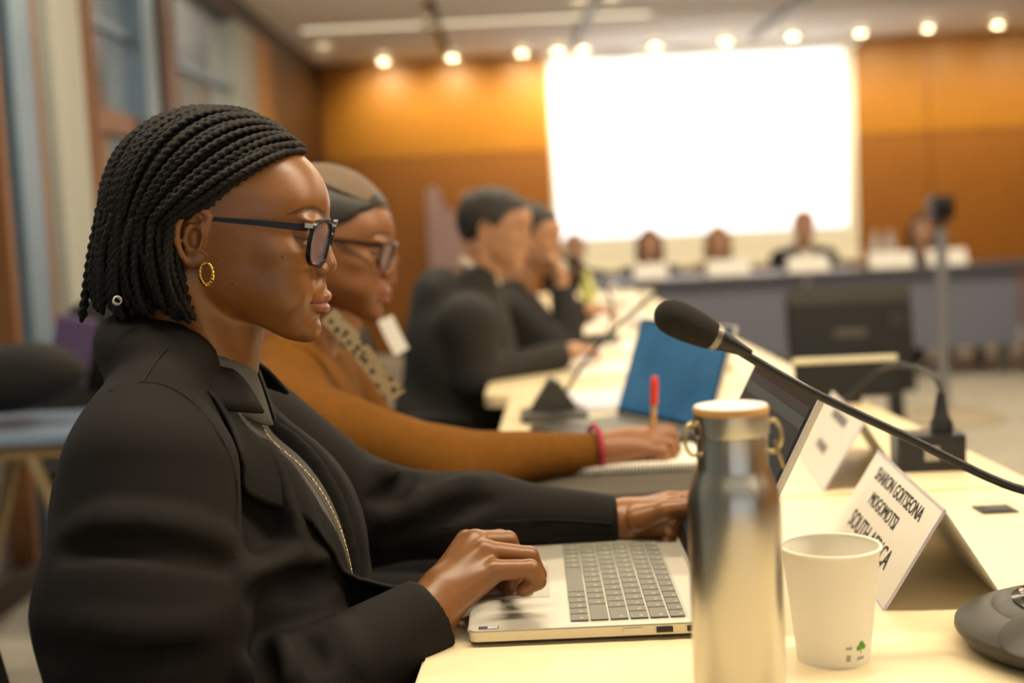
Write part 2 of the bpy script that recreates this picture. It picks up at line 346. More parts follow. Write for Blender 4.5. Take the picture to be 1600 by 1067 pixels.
# ------------------------------------------------------------------ tables
M_lam = mat('cream_laminate', 'ead8b0', .38, var=.03, scale=30, stretch=(1, 8, 1), spec=.4)
M_edge = mat('laminate_edge', 'd9bd84', .5, var=.05)
M_leg = mat('table_leg_grey', '6b6a6a', .4, .6)
def rounded(poly, rads, n=6):
    out = []; k = len(poly)
    for i in range(k):
        p = Vector(poly[i]); a = Vector(poly[i - 1]); b = Vector(poly[(i + 1) % k]); r = rads[i]
        if r <= 0: out.append(tuple(p)); continue
        u = (a - p).normalized(); v = (b - p).normalized(); P0 = p + u * r; P1 = p + v * r
        for j in range(n + 1):
            t = j / n; out.append(tuple((1 - t) ** 2 * P0 + 2 * t * (1 - t) * p + t * t * P1))
    return out
def table(poly, rads, label, legs, grp='cream conference tables along the row'):
    c = sum((Vector(p) for p in poly), Vector((0, 0))) / len(poly)
    t = empty('conference_table', (c.x, c.y, 0), label, 'table', grp)
    bm = bmesh.new(); ps = rounded(poly, rads); vs = [bm.verts.new((x, y, .74)) for x, y in ps]; f = bm.faces.new(vs)
    if f.normal.z < 0: f.normal_flip()
    r = bmesh.ops.extrude_face_region(bm, geom=[f])
    for v in [g for g in r['geom'] if isinstance(g, bmesh.types.BMVert)]: v.co.z -= .028
    bmesh.ops.recalc_face_normals(bm, faces=bm.faces)
    top = [e for e in bm.edges if all(abs(v.co.z - .74) < 1e-5 for v in e.verts)]
    bmesh.ops.bevel(bm, geom=top, offset=.003, segments=2, affect='EDGES')
    me = bpy.data.meshes.new('table_top'); bm.to_mesh(me); bm.free(); link('table_top', me, M_lam, t)
    for (x, y) in legs: MB().box((x - .03, y - .03, 0), (x + .03, y + .03, .712), bev=.006).obj('leg', M_leg, t)
    MB().box((poly[1][0] - .10, min(p[1] for p in poly) + .1, .30), (poly[1][0] - .08, max(p[1] for p in poly) - .1, .70)).obj('modesty_panel', M_leg, t)
    return t
table([(-.205, -.8), (.77, -.8), (.752, 1.806), (-.068, 1.816)], [.03] * 4, 'near cream table carrying the steel bottle and silver laptop', [(-.1, -.6), (.66, -.6), (.66, 1.7), (-.0, 1.7)])
table([(-.068, 1.822), (.752, 1.812), (.742, 3.05), (-.012, 3.05)], [.01, .01, .01, .01], 'second cream table where the woman in brown writes', [(.02, 1.95), (.64, 1.95), (.64, 2.95), (.06, 2.95)])
table([(-.075, 3.06), (.74, 3.06), (.735, 4.5), (-.03, 4.5)], [.05, .01, .01, .01], 'third cream table with a rounded corner before the man in the dark coat', [(.02, 3.2), (.64, 3.2), (.64, 4.4), (.02, 4.4)])
table([(-.02, 4.506), (.735, 4.506), (.735, 5.95), (-.0, 5.95)], [.01] * 4, 'fourth cream table littered with papers beyond the man', [(.05, 4.7), (.64, 4.7), (.64, 5.8), (.05, 5.8)])
table([(-.0, 5.956), (.735, 5.956), (.735, 7.4), (.0, 7.4)], [.01] * 4, 'fifth cream table farthest along the left row', [(.07, 6.1), (.64, 6.1), (.64, 7.3), (.07, 7.3)])
M_dtop = mat('slate_table_top', '4b4b55', .4, var=.05); M_dpan = mat('slate_front_panel', '6a6c7c', .55, var=.05)
def dark_table(x0, x1, y0, y1, label, face='y', pm=None):
    t = empty('head_table', ((x0 + x1) / 2, (y0 + y1) / 2, 0), label, 'table', 'slate head tables before the screen')
    MB().box((x0, y0, .705), (x1, y1, .74), bev=.006).obj('table_top', M_dtop, t)
    if face == 'y': MB().box((x0 + .01, y0 + .06, .20), (x1 - .01, y0 + .09, .70), bev=.004).obj('front_panel', pm or M_dpan, t)
    else: MB().box((x0 + .06, y0 + .01, .20), (x0 + .09, y1 - .01, .70), bev=.004).obj('front_panel', pm or M_dpan, t)
    for (x, y) in ((x0 + .08, y0 + .14), (x1 - .08, y0 + .14), (x1 - .08, y1 - .1), (x0 + .08, y1 - .1)): MB().box((x - .025, y - .025, 0), (x + .025, y + .025, .70), bev=.004).obj('leg', M_leg, t)
dark_table(.55, 1.95, 8.35, 9.05, 'slate fronted head table at the left under the screen')
dark_table(1.96, 3.36, 8.35, 9.05, 'slate fronted head table in the middle under the screen')
dark_table(3.37, 4.30, 8.35, 9.05, 'slate fronted head table behind the camera stand')
dark_table(3.55, 4.30, 6.4, 8.34, 'paler grey fronted side table at the right edge', 'x', mat('pale_front_panel', '8d8b8b', .55))
M_grom = mat('grommet_black', '15130f', .5)
g = onz(1555, 797); t = empty('cable_grommet', (g.x, g.y, .74), 'small square black cable grommet set in the near table top', 'grommet')
MB().box((g.x - .024, g.y - .022, .7402), (g.x + .024, g.y + .022, .7425), bev=.001).obj('frame', M_grom, t); MB().box((g.x - .014, g.y - .012, .7425), (g.x + .014, g.y + .012, .7435)).obj('flap', M_black, t)

# ------------------------------------------------------------------ silver laptop
M_silver = mat('silver_aluminium', 'cfc9bb', .36, .55, var=.02); M_silver2 = mat('silver_lid', 'd8d3c6', .4, .4, var=.02)
M_key = mat('grey_key', '77766c', .5, var=.05); M_scr = mat('dark_display', '25282e', .35, var=.15, scale=6, emit='20262c', estr=.35); M_bez = mat('bezel_black', '141416', .3)
M_pad = mat('touchpad', 'b9b4a6', .3, .3); M_white = mat('white_print', 'f2f0ea', .6, var=0); M_ink = mat('black_ink', '17171a', .6, var=0)
LT = empty('laptop', (.068, 1.385, .74), 'open silver laptop under the hands of the woman in the black jacket', 'laptop')
R0 = Matrix.Translation((.068, 1.385, .74)) @ Matrix.Rotation(math.radians(-1.0), 4, 'Z')
W2, D2 = .168, .123   # half width (Y), half depth (X)
bm = bmesh.new(); ps = rounded([(-D2, -W2), (D2, -W2), (D2, W2), (-D2, W2)], [.010] * 4)
vs0 = [bm.verts.new((x, y, .016)) for x, y in ps]; bm.faces.new(vs0); r = bmesh.ops.extrude_face_region(bm, geom=bm.faces[:])
for v in [g_ for g_ in r['geom'] if isinstance(g_, bmesh.types.BMVert)]: v.co.z = .0045; v.co.x *= .985; v.co.y *= .985
bmesh.ops.recalc_face_normals(bm, faces=bm.faces); bmesh.ops.bevel(bm, geom=[e for e in bm.edges if all(v.co.z > .015 for v in e.verts)], offset=.0015, segments=2, affect='EDGES')
bm.transform(R0); me = bpy.data.meshes.new('base'); bm.to_mesh(me); bm.free(); base = link('base', me, M_silver, LT)
for sx in (-1, 1):
    for sy in (-1, 1): MB().lathe([(.009, 0), (.009, .005)], 14, R0 @ Matrix.Translation((sx * .10, sy * .14, 0))).obj('foot', M_black, LT)
MB().box((-.118, -.062, .0158), (-.040, .062, .0163), R0).obj('touchpad', M_pad, LT)
MB().box((-.022, -.152, .0145), (.096, .152, .0161), R0, bev=.0004).obj('keyboard_deck', M_pad, LT)
keym = {}
def key(x0, x1, y0, y1):
    kk = (round(x1 - x0, 4), round(y1 - y0, 4))
    if kk not in keym: keym[kk] = MB().box((0, 0, 0), (x1 - x0, y1 - y0, .0016), bev=.0005).mesh('key'); keym[kk].materials.append(M_key)
    o = bpy.data.objects.new('key', keym[kk]); COL.objects.link(o); o.parent = LT; o.matrix_parent_inverse = Matrix.Translation(-Vector(LT.location)); o.matrix_basis = R0 @ Matrix.Translation((x0, y0, .0161))
    # printed legend
    return o
leg = MB()
P = .0197
for row in range(6):
    x0 = -.0205 + row * P; x1 = x0 + (.0175 if row < 5 else .0145)
    if row == 0: ws = [1.3, 1, 1, 1, 1.1, 5.0, 1, 1, 1, 1, 1.1]
    elif row == 1: ws = [2.1] + [1] * 10 + [2.5]
    elif row == 2: ws = [1.7] + [1] * 11 + [1.9]
    elif row == 3: ws = [1.5] + [1] * 12 + [1.1]
    elif row == 4: ws = [1] * 13 + [1.6]
    else: ws = [1.04] * 14
    ws = ws[::-1]; tot = sum(ws); y = -.150; u = .300 / tot
    for q in ws:
        key(x0, x1, y, y + q * u - .0022)
        if q < 2.2: leg.box((x0 + .009, y + .004, .01775), (x0 + .0125, y + .0085, .01785), R0)
        y += q * u
o = leg.obj('key_legends', mat('key_print', 'a9a698', .6, var=0), LT); o['kind'] = 'stuff'
# ports and sticker on the near side
for (a, b, mm) in ((.030, .048, M_silver2), (.062, .078, M_bez), (.092, .108, M_bez)):
    MB().box((a, -W2 - .0006, .0075), (b, -W2 + .003, .0125), R0).obj('port', mm, LT)
MB().box((-.112, -.162, .0159), (-.092, -.153, .0163), R0).obj('sticker', mat('violet_sticker', '3a2a52', .4), LT)
MB().box((-.103, -.161, .0163), (-.093, -.154, .0164), R0).obj('sticker_panel', mat('pale_sticker', 'c9c4d2', .4), LT)
MB().box((-.028, -.160, .0159), (-.012, -.154, .0162), R0).obj('fingerprint_reader', M_silver2, LT)
hinge = R0 @ Matrix.Translation((.119, 0, .014)) @ Matrix.Rotation(math.radians(27.0), 4, 'Y')   # lid leans away
lid = MB().box((-.003, -W2, .0), (.004, W2, .246), hinge, bev=.0018).obj('lid', M_silver2, LT)
MB().box((-.0036, -W2 + .004, .008), (-.0028, W2 - .004, .242), hinge).obj('bezel', M_bez, LT)
MB().box((-.0041, -W2 + .010, .022), (-.0035, W2 - .010, .228), hinge).obj('display', M_scr, LT)
MB().box((-.0045, -W2 + .010, .205), (-.004, W2 - .010, .217), hinge).obj('display_toolbar', mat('toolbar', '3c4446', .3, emit='343c3e', estr=.35), LT)
MB().box((-.0045, -W2 + .07, .06), (-.004, -.02, .14), hinge).obj('display_window', mat('window_teal', '2b3a3c', .3, emit='223234', estr=.35), LT)
MB().tube([hinge @ Vector((.004, -W2 * .86, -.001)), hinge @ Vector((.004, W2 * .86, -.001))], .007, 12).obj('hinge_bar', M_bez, LT)

# ------------------------------------------------------------------ blue-screen laptop of the second woman
M_blue = mat('blue_display', '2c5874', .15, var=.35, scale=9, emit='27567a', estr=.55)
L2 = empty('laptop', (.20, 2.40, .74), 'laptop with a blue glowing screen beside the woman in brown', 'laptop')
R2 = Matrix.Translation((.275, 2.42, .74)) @ Matrix.Rotation(math.radians(26), 4, 'Z')
MB().box((-.20, -.16, .004), (.0, .16, .018), R2, bev=.004).obj('base', M_bez, L2)
MB().box((-.13, -.145, .018), (-.03, .145, .0195), R2).obj('keyboard', M_key, L2)
h2 = R2 @ Matrix.Translation((.0, 0, .016)) @ Matrix.Rotation(math.radians(20), 4, 'Y')
MB().box((-.003, -.16, 0), (.004, .16, .203), h2, bev=.0018).obj('lid', M_silver2, L2)
MB().box((-.004, -.157, .006), (-.003, .157, .200), h2).obj('bezel', M_bez, L2)
MB().box((-.0048, -.152, .014), (-.004, .152, .195), h2).obj('display', M_blue, L2)

# ------------------------------------------------------------------ steel bottle
M_steel = mat('brushed_steel', 'c6c2b8', .28, 1, var=.06, scale=30, stretch=(1, 1, .02)); M_bamboo = mat('bamboo', 'c99a58', .5, var=.1, scale=12, stretch=(1, 8, 1))
bx, by = .166, .978
BT = empty('water_bottle', (bx, by, .74), 'brushed steel water bottle with a bamboo topped cap and wire loops', 'bottle')
Mb = Matrix.Translation((bx, by, .74))
MB().lathe([(0, 0), (.034, 0), (.0360, .003), (.0362, .170), (.0360, .186), (.0345, .196), (.0310, .206), (.0285, .2125), (.0275, .2165), (.0272, .2385), (.0, .2385)], 64, Mb, caps=False).obj('body', M_steel, BT, True)
MB().lathe([(0, .2385), (.0262, .2385), (.0262, .2405), (.0285, .241), (.0288, .2425), (.0288, .2570), (.0, .2570)], 64, Mb, caps=False).obj('cap', M_steel, BT, True)
MB().lathe([(0, .2570), (.0286, .2570), (.0291, .258), (.0291, .2612), (.0284, .2622), (0, .2622)], 64, Mb, caps=False).obj('cap_disc', M_bamboo, BT, True)
MB().lathe([(0, .2622), (.0280, .2622), (.0278, .2632), (0, .2632)], 64, Mb, caps=False).obj('cap_top', mat('cap_white', 'e6e2dc', .4), BT, True)
for s_ in (-1, 1):
    MB().tube(catmull([(s_ * .029, -.004, .250), (s_ * .0325, -.005, .2505), (s_ * .0365, -.006, .244), (s_ * .0365, -.006, .234), (s_ * .033, -.005, .227), (s_ * .0285, -.004, .226)], 5), .0017, 8, M=Mb).obj('wire_loop', mat('wire_brass', 'cbb98c', .3, 1), BT, True)
MB().tube(catmull([(.031, -.012, .236), (.034, -.013, .225), (.0375, -.012, .214)], 5), .0012, 8, M=Mb).obj('wire_bail', mat('wire_brass', 'cbb98c', .3, 1), BT, True)

# ------------------------------------------------------------------ paper cup
M_paper = mat('white_paper', 'f1ecdd', .6, var=.02)
cu = onz(1305, 1045); cu = Vector((cu.x + .006, cu.y + .030, .74))
CP = empty('paper_cup', cu, 'white paper cup standing between the steel bottle and the name card', 'cup')
Mc = Matrix.Translation(cu)
MB().lathe([(0, .006), (.0315, .006), (.0318, .0), (.0325, .0), (.0440, .104), (.0435, .104), (.0322, .008), (0, .008)], 48, Mc, caps=False).obj('cup_wall', M_paper, CP, True)
MB().tube([Mc @ Vector((.0443 * math.cos(a), .0443 * math.sin(a), .1045)) for a in np.linspace(0, 2 * math.pi, 48, endpoint=False)], .0018, 8, closed=True).obj('rim', M_paper, CP, True)
def cup_print(poly, a0, z0, nm, mt):
    vs = []; n = len(poly)
    for (u, z) in poly:
        zz = z0 + z; r = .0325 + (.0440 - .0325) * zz / .104 + .0003; A = a0 + u / r; vs.append(Mc @ Vector((r * math.cos(A), r * math.sin(A), zz)))
    MB().add(vs, [tuple(range(n))]).obj(nm, mt, CP)
M_leafg = mat('green_print', '5f9a3a', .6, var=0); M_greyp = mat('grey_print', 'a9a79c', .6, var=0)
for cx, cz, rr in ((.0, .004, .0028), (-.003, .0005, .0026), (.003, .0008, .0026)):
    cup_print([(cx + rr * math.cos(a), cz + rr * math.sin(a)) for a in np.linspace(0, 6.28, 12, endpoint=False)], -1.03, .018, 'printed_leaf', M_leafg)
cup_print([(-.0004, -.005), (.0004, -.005), (.0006, .001), (-.0006, .001)], -1.03, .018, 'printed_leaf', M_leafg)
for (u, z, wd, hh) in ((-.013, .018, .006, .0028), (-.013, .007, .004, .006), (.0, .007, .008, .003)):
    cup_print([(u - wd / 2, z), (u + wd / 2, z), (u + wd / 2, z + hh), (u - wd / 2, z + hh)], -1.03, .0, 'printed_mark', M_greyp)

# ------------------------------------------------------------------ name cards (tent)
M_card = mat('card_white', 'ece8e0', .5, var=.01); M_acr = mat('acrylic_edge', 'd6d2e6', .15, var=0)
def tent(nl, fl, bw, hgt, label, lines, grp=None):
    nl = Vector(nl); fl = Vector(fl); d = (fl - nl); L = d.length; d.normalize(); right = Vector((d.y, -d.x, 0)); c = (nl + fl) / 2 + right * bw / 2
    t = empty('name_card', (c.x, c.y, nl.z), label, 'name card', grp)
    # local frame: u along reading direction (far -> near), v up the face, n outward
    top = nl + right * bw / 2 + Vector((0, 0, hgt)); v = (top - nl); H = v.length; v.normalize(); u = -d; n = u.cross(v)
    M = Matrix(((u.x, v.x, n.x, fl.x), (u.y, v.y, n.y, fl.y), (u.z, v.z, n.z, fl.z), (0, 0, 0, 1)))
    MB().box((0, 0, -.0015), (L, H, 0), M).obj('front_face', M_card, t)
    b0 = nl + right * bw; v2 = (top - b0).normalized(); n2 = d.cross(v2)
    M2 = Matrix(((d.x, v2.x, n2.x, b0.x), (d.y, v2.y, n2.y, b0.y), (d.z, v2.z, n2.z, b0.z), (0, 0, 0, 1)))
    MB().box((0, 0, -.0015), (L, H, 0), M2).obj('back_face', M_card, t)
    MB().box((0, -.0002, .0002), (L + .001, .0012, .0014), M).box((L - .0003, 0, -.0018), (L + .0012, H, .0012), M).box((0, H - .0012, -.001), (L, H + .0006, .0014), M).obj('clear_edge', M_acr, t)
    for (txt, sz, ux, vy, sx) in lines:
        me = text_mesh(txt, sz, 'CENTER'); me.transform(M @ Matrix.Translation((L * ux, H * vy, .0006)) @ Matrix.Diagonal((sx, 1, 1, 1))); link('lettering', me, M_ink, t)
    return t, M, L, H
a, b = onz(1381, 953), onz(1297, 829)
tent(a, b, .125, .102, 'white folded name card with a three line country nameplate print by the cup', [('SHARON GOITSEONA', .0235, .50, .76, 1.0), ('MOGOMOTSI', .0235, .46, .53, 1.0), ('SOUTH AFRICA', .0310, .48, .22, 1.0)])
a, b = onz(1285, 768), onz(1245, 705)
_t, M2_, L_, H_ = tent(a, b, .125, .102, 'white folded name card behind the silver laptop screen', [])
lm = MB()
for vy, u0, u1 in ((.74, .30, .70), (.30, .34, .60)): 
    u = u0
    while u < u1: wd = random.uniform(.022, .03); lm.box((L_ * u, H_ * vy, .0002), (L_ * (u + wd * .4), H_ * (vy + .12), .0008), M2_); u += wd
lm.obj('printed_lines', mat('grey_ink', '7a7a80', .6), _t)['kind'] = 'stuff'

# ------------------------------------------------------------------ gooseneck microphone
M_micb = mat('mic_base_grey', '3d3a35', .42, var=.05, bump=.1, bscale=1200); M_micg = mat('mic_gloss_black', '0d0b09', .12); M_foam = mat('mic_foam', '2a2620', .95, var=.3, scale=600, bump=.8, bscale=1500)
mc = Vector((.503, 1.135, .74)); MI = empty('gooseneck_microphone', mc, 'near gooseneck conference microphone with a round dark base and foam head', 'microphone')
Mm = Matrix.Translation(mc) @ Matrix.Rotation(math.radians(5), 4, 'X') @ Matrix.Rotation(math.radians(-3), 4, 'Y')
Mm0 = Matrix.Translation(mc) @ Matrix.Diagonal((1.28, 1.30, 1.0, 1))
MB().lathe([(0, 0), (.066, 0), (.078, .008), (.084, .018), (.0835, .023), (.078, .029), (.060, .039), (.0585, .0385), (.057, .040), (.042, .045), (.040, .045), (0, .047)], 64, Mm0, caps=False).obj('base', M_micb, MI, True)
MB().lathe([(.020, .0462), (.043, .0446), (.0445, .046), (.030, .050), (.018, .051), (.018, .046)], 64, Mm0, caps=False).obj('control_ring', M_micg, MI, True)
MB().lathe([(0, .046), (.019, .046), (.019, .053), (.016, .056), (0, .057)], 48, Mm0, caps=False).obj('push_button', M_micb, MI, True)
MB().lathe([(.021, .0), (.022, .0012), (.020, .0022), (0, .003)], 32, Mm0 @ Matrix.Translation((-.052, -.045, .0335)) @ Euler((.42, -.48, 0)).to_matrix().to_4x4(), caps=False).obj('thumb_button', M_micb, MI, True)
lt_ = MB()
for ax_, ay_ in ((-.036, .012), (-.035, .017), (-.033, .021), (-.038, .006)): lt_.box((ax_, ay_, .0488), (ax_ + .003, ay_ + .0014, .0498), Mm0)
lt_.box((-.030, -.030, .0488), (-.020, -.026, .0500), Mm0); lt_.obj('printed_icons', M_white, MI)
stem_pts = [mc + Vector((.05, .05, .03)), mc + Vector((.055, .055, .07)), mc + Vector((.05, .045, .115)), mc + Vector((.015, .01, .155)), at(1600, 766, 1.16), at(1400, 675, 1.15), at(1250, 603, 1.14), at(1150, 545, 1.13)]
pts = catmull(stem_pts, 10); MB().tube(pts, [.0046] * 30 + [.0042] * (len(pts) - 30), 12).obj('gooseneck', M_black, MI, True)
MB().lathe([(.0, 0), (.013, 0), (.014, .012), (.009, .02), (0, .022)], 24, Matrix.Translation(mc + Vector((.05, .05, .036)))).obj('neck_socket', M_black, MI, True)
A, B = at(1118, 527, 1.125), at(1035, 488, 1.115); dv = (A - B).normalized()
q = dv.to_track_quat('Z', 'Y').to_matrix().to_4x4(); Mh = Matrix.Translation(B) @ q; L = (A - B).length
MB().lathe([(0, -.006), (.006, -.005), (.0115, -.0015), (.0150, .005), (.0163, .014), (.0160, .026), (.0145, .040), (.0128, L - .004), (0, L - .004)], 32, Mh, caps=False).obj('foam_head', M_foam, MI, True)
MB().lathe([(0, L - .005), (.0122, L - .005), (.0118, L + .002), (0, L + .002)], 32, Mh, caps=False).obj('ring', mat('mic_ring', '8a8478', .35, .7), MI, True)
MB().lathe([(0, L + .001), (.0112, L + .001), (.0085, L + .012), (.0055, L + .028), (.0042, L + .036), (0, L + .036)], 24, Mh, caps=False).obj('neck_collar', M_black, MI, True)

# ------------------------------------------------------------------ power box and cable
pw = onz(1460, 738); PB = empty('power_box', (pw.x, pw.y + .03, .74), 'black table power box with a plug in its top', 'power box')
Mp = Matrix.Translation((pw.x, pw.y + .03, .74)) @ Matrix.Rotation(math.radians(-4), 4, 'Z')
MB().box((-.052, -.03, 0), (.052, .03, .058), Mp, bev=.005).obj('housing', M_black, PB)
MB().box((-.012, -.0318, .018), (.010, -.029, .040), Mp, bev=.001).obj('socket', mat('socket_grey', '9a958a', .5), PB)
CB = empty('power_cable', (pw.x + .02, pw.y + .03, .80), 'black cable arching out of the power box', 'cable')
MB().lathe([(.0, 0), (.017, 0), (.018, .012), (.012, .024), (.008, .045), (.005, .062), (0, .063)], 20, Mp @ Matrix.Translation((.022, 0, .058)) @ Matrix.Rotation(-.06, 4, 'X')).obj('plug', M_black, CB, True)
MB().tube(catmull([at(1474, 628, 2.0), at(1466, 598, 2.03), at(1445, 580, 2.08), at(1400, 570, 2.15), at(1370, 580, 2.2), at(1335, 612, 2.22), at(1300, 650, 2.22), onz(1278, 690, .746)], 8), .0045, 10).obj('cord', M_black, CB, True)

# ------------------------------------------------------------------ notebook, folder, pen, small things of the second place
M_spir = mat('spiral_wire', '55524c', .4, .7)
F = empty('document_folder', (.12, 1.93, .74), 'dark grey fabric folder lying beneath the spiral notebook', 'folder')
MB().box((-.02, 1.835, .741), (.30, 1.985, .752), bev=.004).obj('cover', mat('grey_fabric', '4d473c', .9, bump=.5, bscale=600), F)
MB().box((-.0, 1.845, .752), (.06, 1.875, .756), bev=.002).obj('strap', M_black, F)
MB().box((.035, 1.86, .756), (.05, 1.87, .758)).obj('tag', mat('orange_tag', 'b06a36', .6), F)
nb = empty('notebook', (.17, 2.07, .752), 'open white spiral notebook under the writing hand in brown sleeve', 'notebook')
Rn = Matrix.Translation((.175, 2.075, .753)) @ Matrix.Rotation(math.radians(-1), 4, 'Z')
MB().box((-.125, -.09, 0), (.125, .10, .009), Rn, bev=.001).obj('page_block', M_paper, nb)
sp = MB()
for i in range(40):
    x_ = -.11 + i * .0056; sp.tube([Rn @ Vector((x_, -.088 + .006 * math.cos(a), .004 + .008 * math.sin(a))) for a in np.linspace(0, 6.28, 10, endpoint=False)], .0009, 5, closed=True)
o = sp.obj('spiral_binding', M_spir, nb, True); o['kind'] = 'stuff'
dvc = onz(868, 662); D = empty('conference_microphone', (dvc.x, dvc.y + .06, .74), 'blurred dark wedge shaped microphone base on the third table', 'microphone')
Md = Matrix.Translation((dvc.x, dvc.y + .07, .74))
MB().box((-.07, -.06, 0), (.07, .06, .018), Md, bev=.008).obj('base', M_micb, D)
MB().prism([(-.05, .018), (.05, .018), (.015, .075), (-.005, .085)], -.03, .03, Md @ Matrix(((1, 0, 0, 0), (0, 0, 1, 0.02), (0, 1, 0, 0), (0, 0, 0, 1)))).obj('console', M_micb, D)
MB().tube(catmull([Md @ Vector(p) for p in ((.02, .03, .04), (.08, .05, .12), (.17, .08, .20), (.25, .10, .26))], 6), .004, 8).obj('gooseneck', M_black, D, True)
def paper(x0, y0, x1, y1, rz, label, c='efeae0', z=.7415, th=.003):
    mm = mat('sheet_' + c, c, .7, var=.02); cx, cy = (x0 + x1) / 2, (y0 + y1) / 2
    o = MB().box((x0 - cx, y0 - cy, 0), (x1 - cx, y1 - cy, th)).obj('paper_sheet', mm); o.location = (cx, cy, z); o.rotation_euler = (0, 0, rz)
    return tag(o, label, 'paper', 'papers on the tables')
paper(.13, 2.72, .36, 2.98, .1, 'bluish paper stack beside the dark wedge microphone', 'd4d8ea', th=.012)
paper(.16, 3.35, .42, 3.66, .1, 'large white sheet before the man in the dark coat', 'f6f1e4')
paper(.05, 3.75, .27, 4.05, -.1, 'pale blue sheet at the reaching hand of the man', 'cfd6ea')
paper(.32, 3.9, .55, 4.2, .3, 'white sheet at the middle of the third table', 'f3efe6')
paper(.10, 4.65, .36, 4.98, .2, 'creamy sheet at the start of the fourth table', 'f4ecd8')
paper(.30, 5.2, .6, 5.5, -.2, 'white sheet at the far end of the fourth table', 'f2f0ec')
def cup(x, y, label, r=.034, h=.09):
    o = MB().lathe([(0, 0), (r * .75, 0), (r, h), (r * .96, h), (r * .72, .004), (0, .004)], 24, caps=False).obj('paper_cup', M_paper, smooth=True); o.location = (x, y, .74); return tag(o, label, 'cup')
c_ = onz(1078, 716); o = MB().lathe([(0, 0), (.025, 0), (.026, .012), (.022, .016), (0, .018)], 24, caps=False).obj('lid_disc', M_paper, smooth=True); o.location = (c_.x, c_.y + .02, .74); tag(o, 'small pale round lid beside the steel bottle cap', 'lid')
for (x_, y_, lb) in ((.30, 4.25, 'third table'), (.28, 5.15, 'fourth table'), (.30, 6.35, 'fifth table')):
    t = empty('conference_microphone', (x_, y_, .74), 'small dark gooseneck microphone far along the row on the ' + lb, 'microphone', 'microphones along the row'); Mx = Matrix.Translation((x_, y_, .74))
    MB().lathe([(0, 0), (.06, 0), (.065, .012), (.05, .03), (0, .036)], 24, Mx, caps=False).obj('base', M_micb, t, True)
    MB().tube(catmull([Mx @ Vector(p) for p in ((.02, 0, .03), (.04, 0, .12), (.0, 0, .22), (-.07, 0, .27))], 6), .005, 8).obj('gooseneck', M_black, t, True)
    MB().lathe([(0, 0), (.014, .004), (.016, .02), (.012, .05), (0, .052)], 16, Mx @ Matrix.Translation((-.06, 0, .265)) @ Matrix.Rotation(-1.1, 4, 'Y'), caps=False).obj('foam_head', M_foam, t, True)
for (x_, y_, lb) in ((.46, 3.35, 'third table'), (.44, 4.75, 'fourth table'), (.44, 6.1, 'fifth table')):
    tent(Vector((x_, y_, .74)), Vector((x_ + .02, y_ + .30, .74)), .12, .10, 'white folded name card at the middle of the ' + lb, [], 'name cards along the row')
o = MB().lathe([(0, 0), (.032, 0), (.034, .01), (.034, .13), (.014, .17), (.014, .20), (0, .20)], 20, caps=False).obj('drink_bottle', mat('pale_lime_plastic', 'c8c878', .3), smooth=True); o.location = (.34, 5.55, .74); tag(o, 'pale lime drink bottle on the fourth table', 'bottle')
cup(.24, 4.75, 'white paper cup on the fourth table beside the man'); cup(.60, 5.62, 'white paper cup at the far end of the fourth table')
# black monitor with a cream top edge standing at the table back edge
k_ = onz(1300, 640); kk = empty('desk_monitor', (.70, 2.7, .74), 'dark slanted desk monitor with a cream top edge behind the power cable', 'monitor')
Mk = Matrix.Translation((.70, 2.68, .74)) @ Matrix.Rotation(math.radians(-3), 4, 'Z') @ Matrix.Rotation(math.radians(-14), 4, 'X')
MB().box((-.105, -.008, .012), (.105, .008, .088), Mk, bev=.003).obj('screen_panel', mat('monitor_black', '1a160c', .3), kk)
MB().box((-.108, -.012, .084), (.112, .014, .098), Mk, bev=.005).obj('top_edge', mat('cream_edge', 'd8cfae', .5), kk)
MB().box((-.03, -.01, 0), (.03, .09, .012), Matrix.Translation((.70, 2.68, .74))).obj('foot', M_black, kk)
# floor display in the middle of the room
fd = empty('floor_display', (1.62, 5.6, 0), 'large black floor standing display turned to the head table', 'display')
Mf = Matrix.Translation((1.50, 5.55, .035)) @ Matrix.Rotation(math.radians(2), 4, 'Z') @ Matrix.Rotation(math.radians(-8), 4, 'X')
MB().box((-.28, -.03, .30), (.27, .03, .76), Mf, bev=.012).obj('screen_back', mat('display_black', '141311', .4), fd)
MB().box((-.28, -.034, .70), (.27, -.028, .765), Mf, bev=.002).obj('top_band', mat('display_grey', '3a382f', .5), fd)
MB().lathe([(.022, 0), (.03, 0), (.03, .006), (.022, .006), (.022, 0)], 24, Mf @ Matrix.Translation((.20, -.031, .62)) @ Matrix.Rotation(math.pi / 2, 4, 'X'), caps=False).obj('round_port', M_spir, fd)
MB().box((-.08, -.034, .55), (.06, -.03, .59), Mf, bev=.001).obj('badge', mat('badge_grey', '4c4840', .5), fd)
for x_ in (-.18, .18): MB().box((x_ - .03, -.02, 0), (x_ + .03, .02, .32), Mf).box((x_ - .03, -.2, 0), (x_ + .03, .25, .03), Matrix.Translation((1.56, 5.55, 0))).obj('stand_leg', M_black, fd)
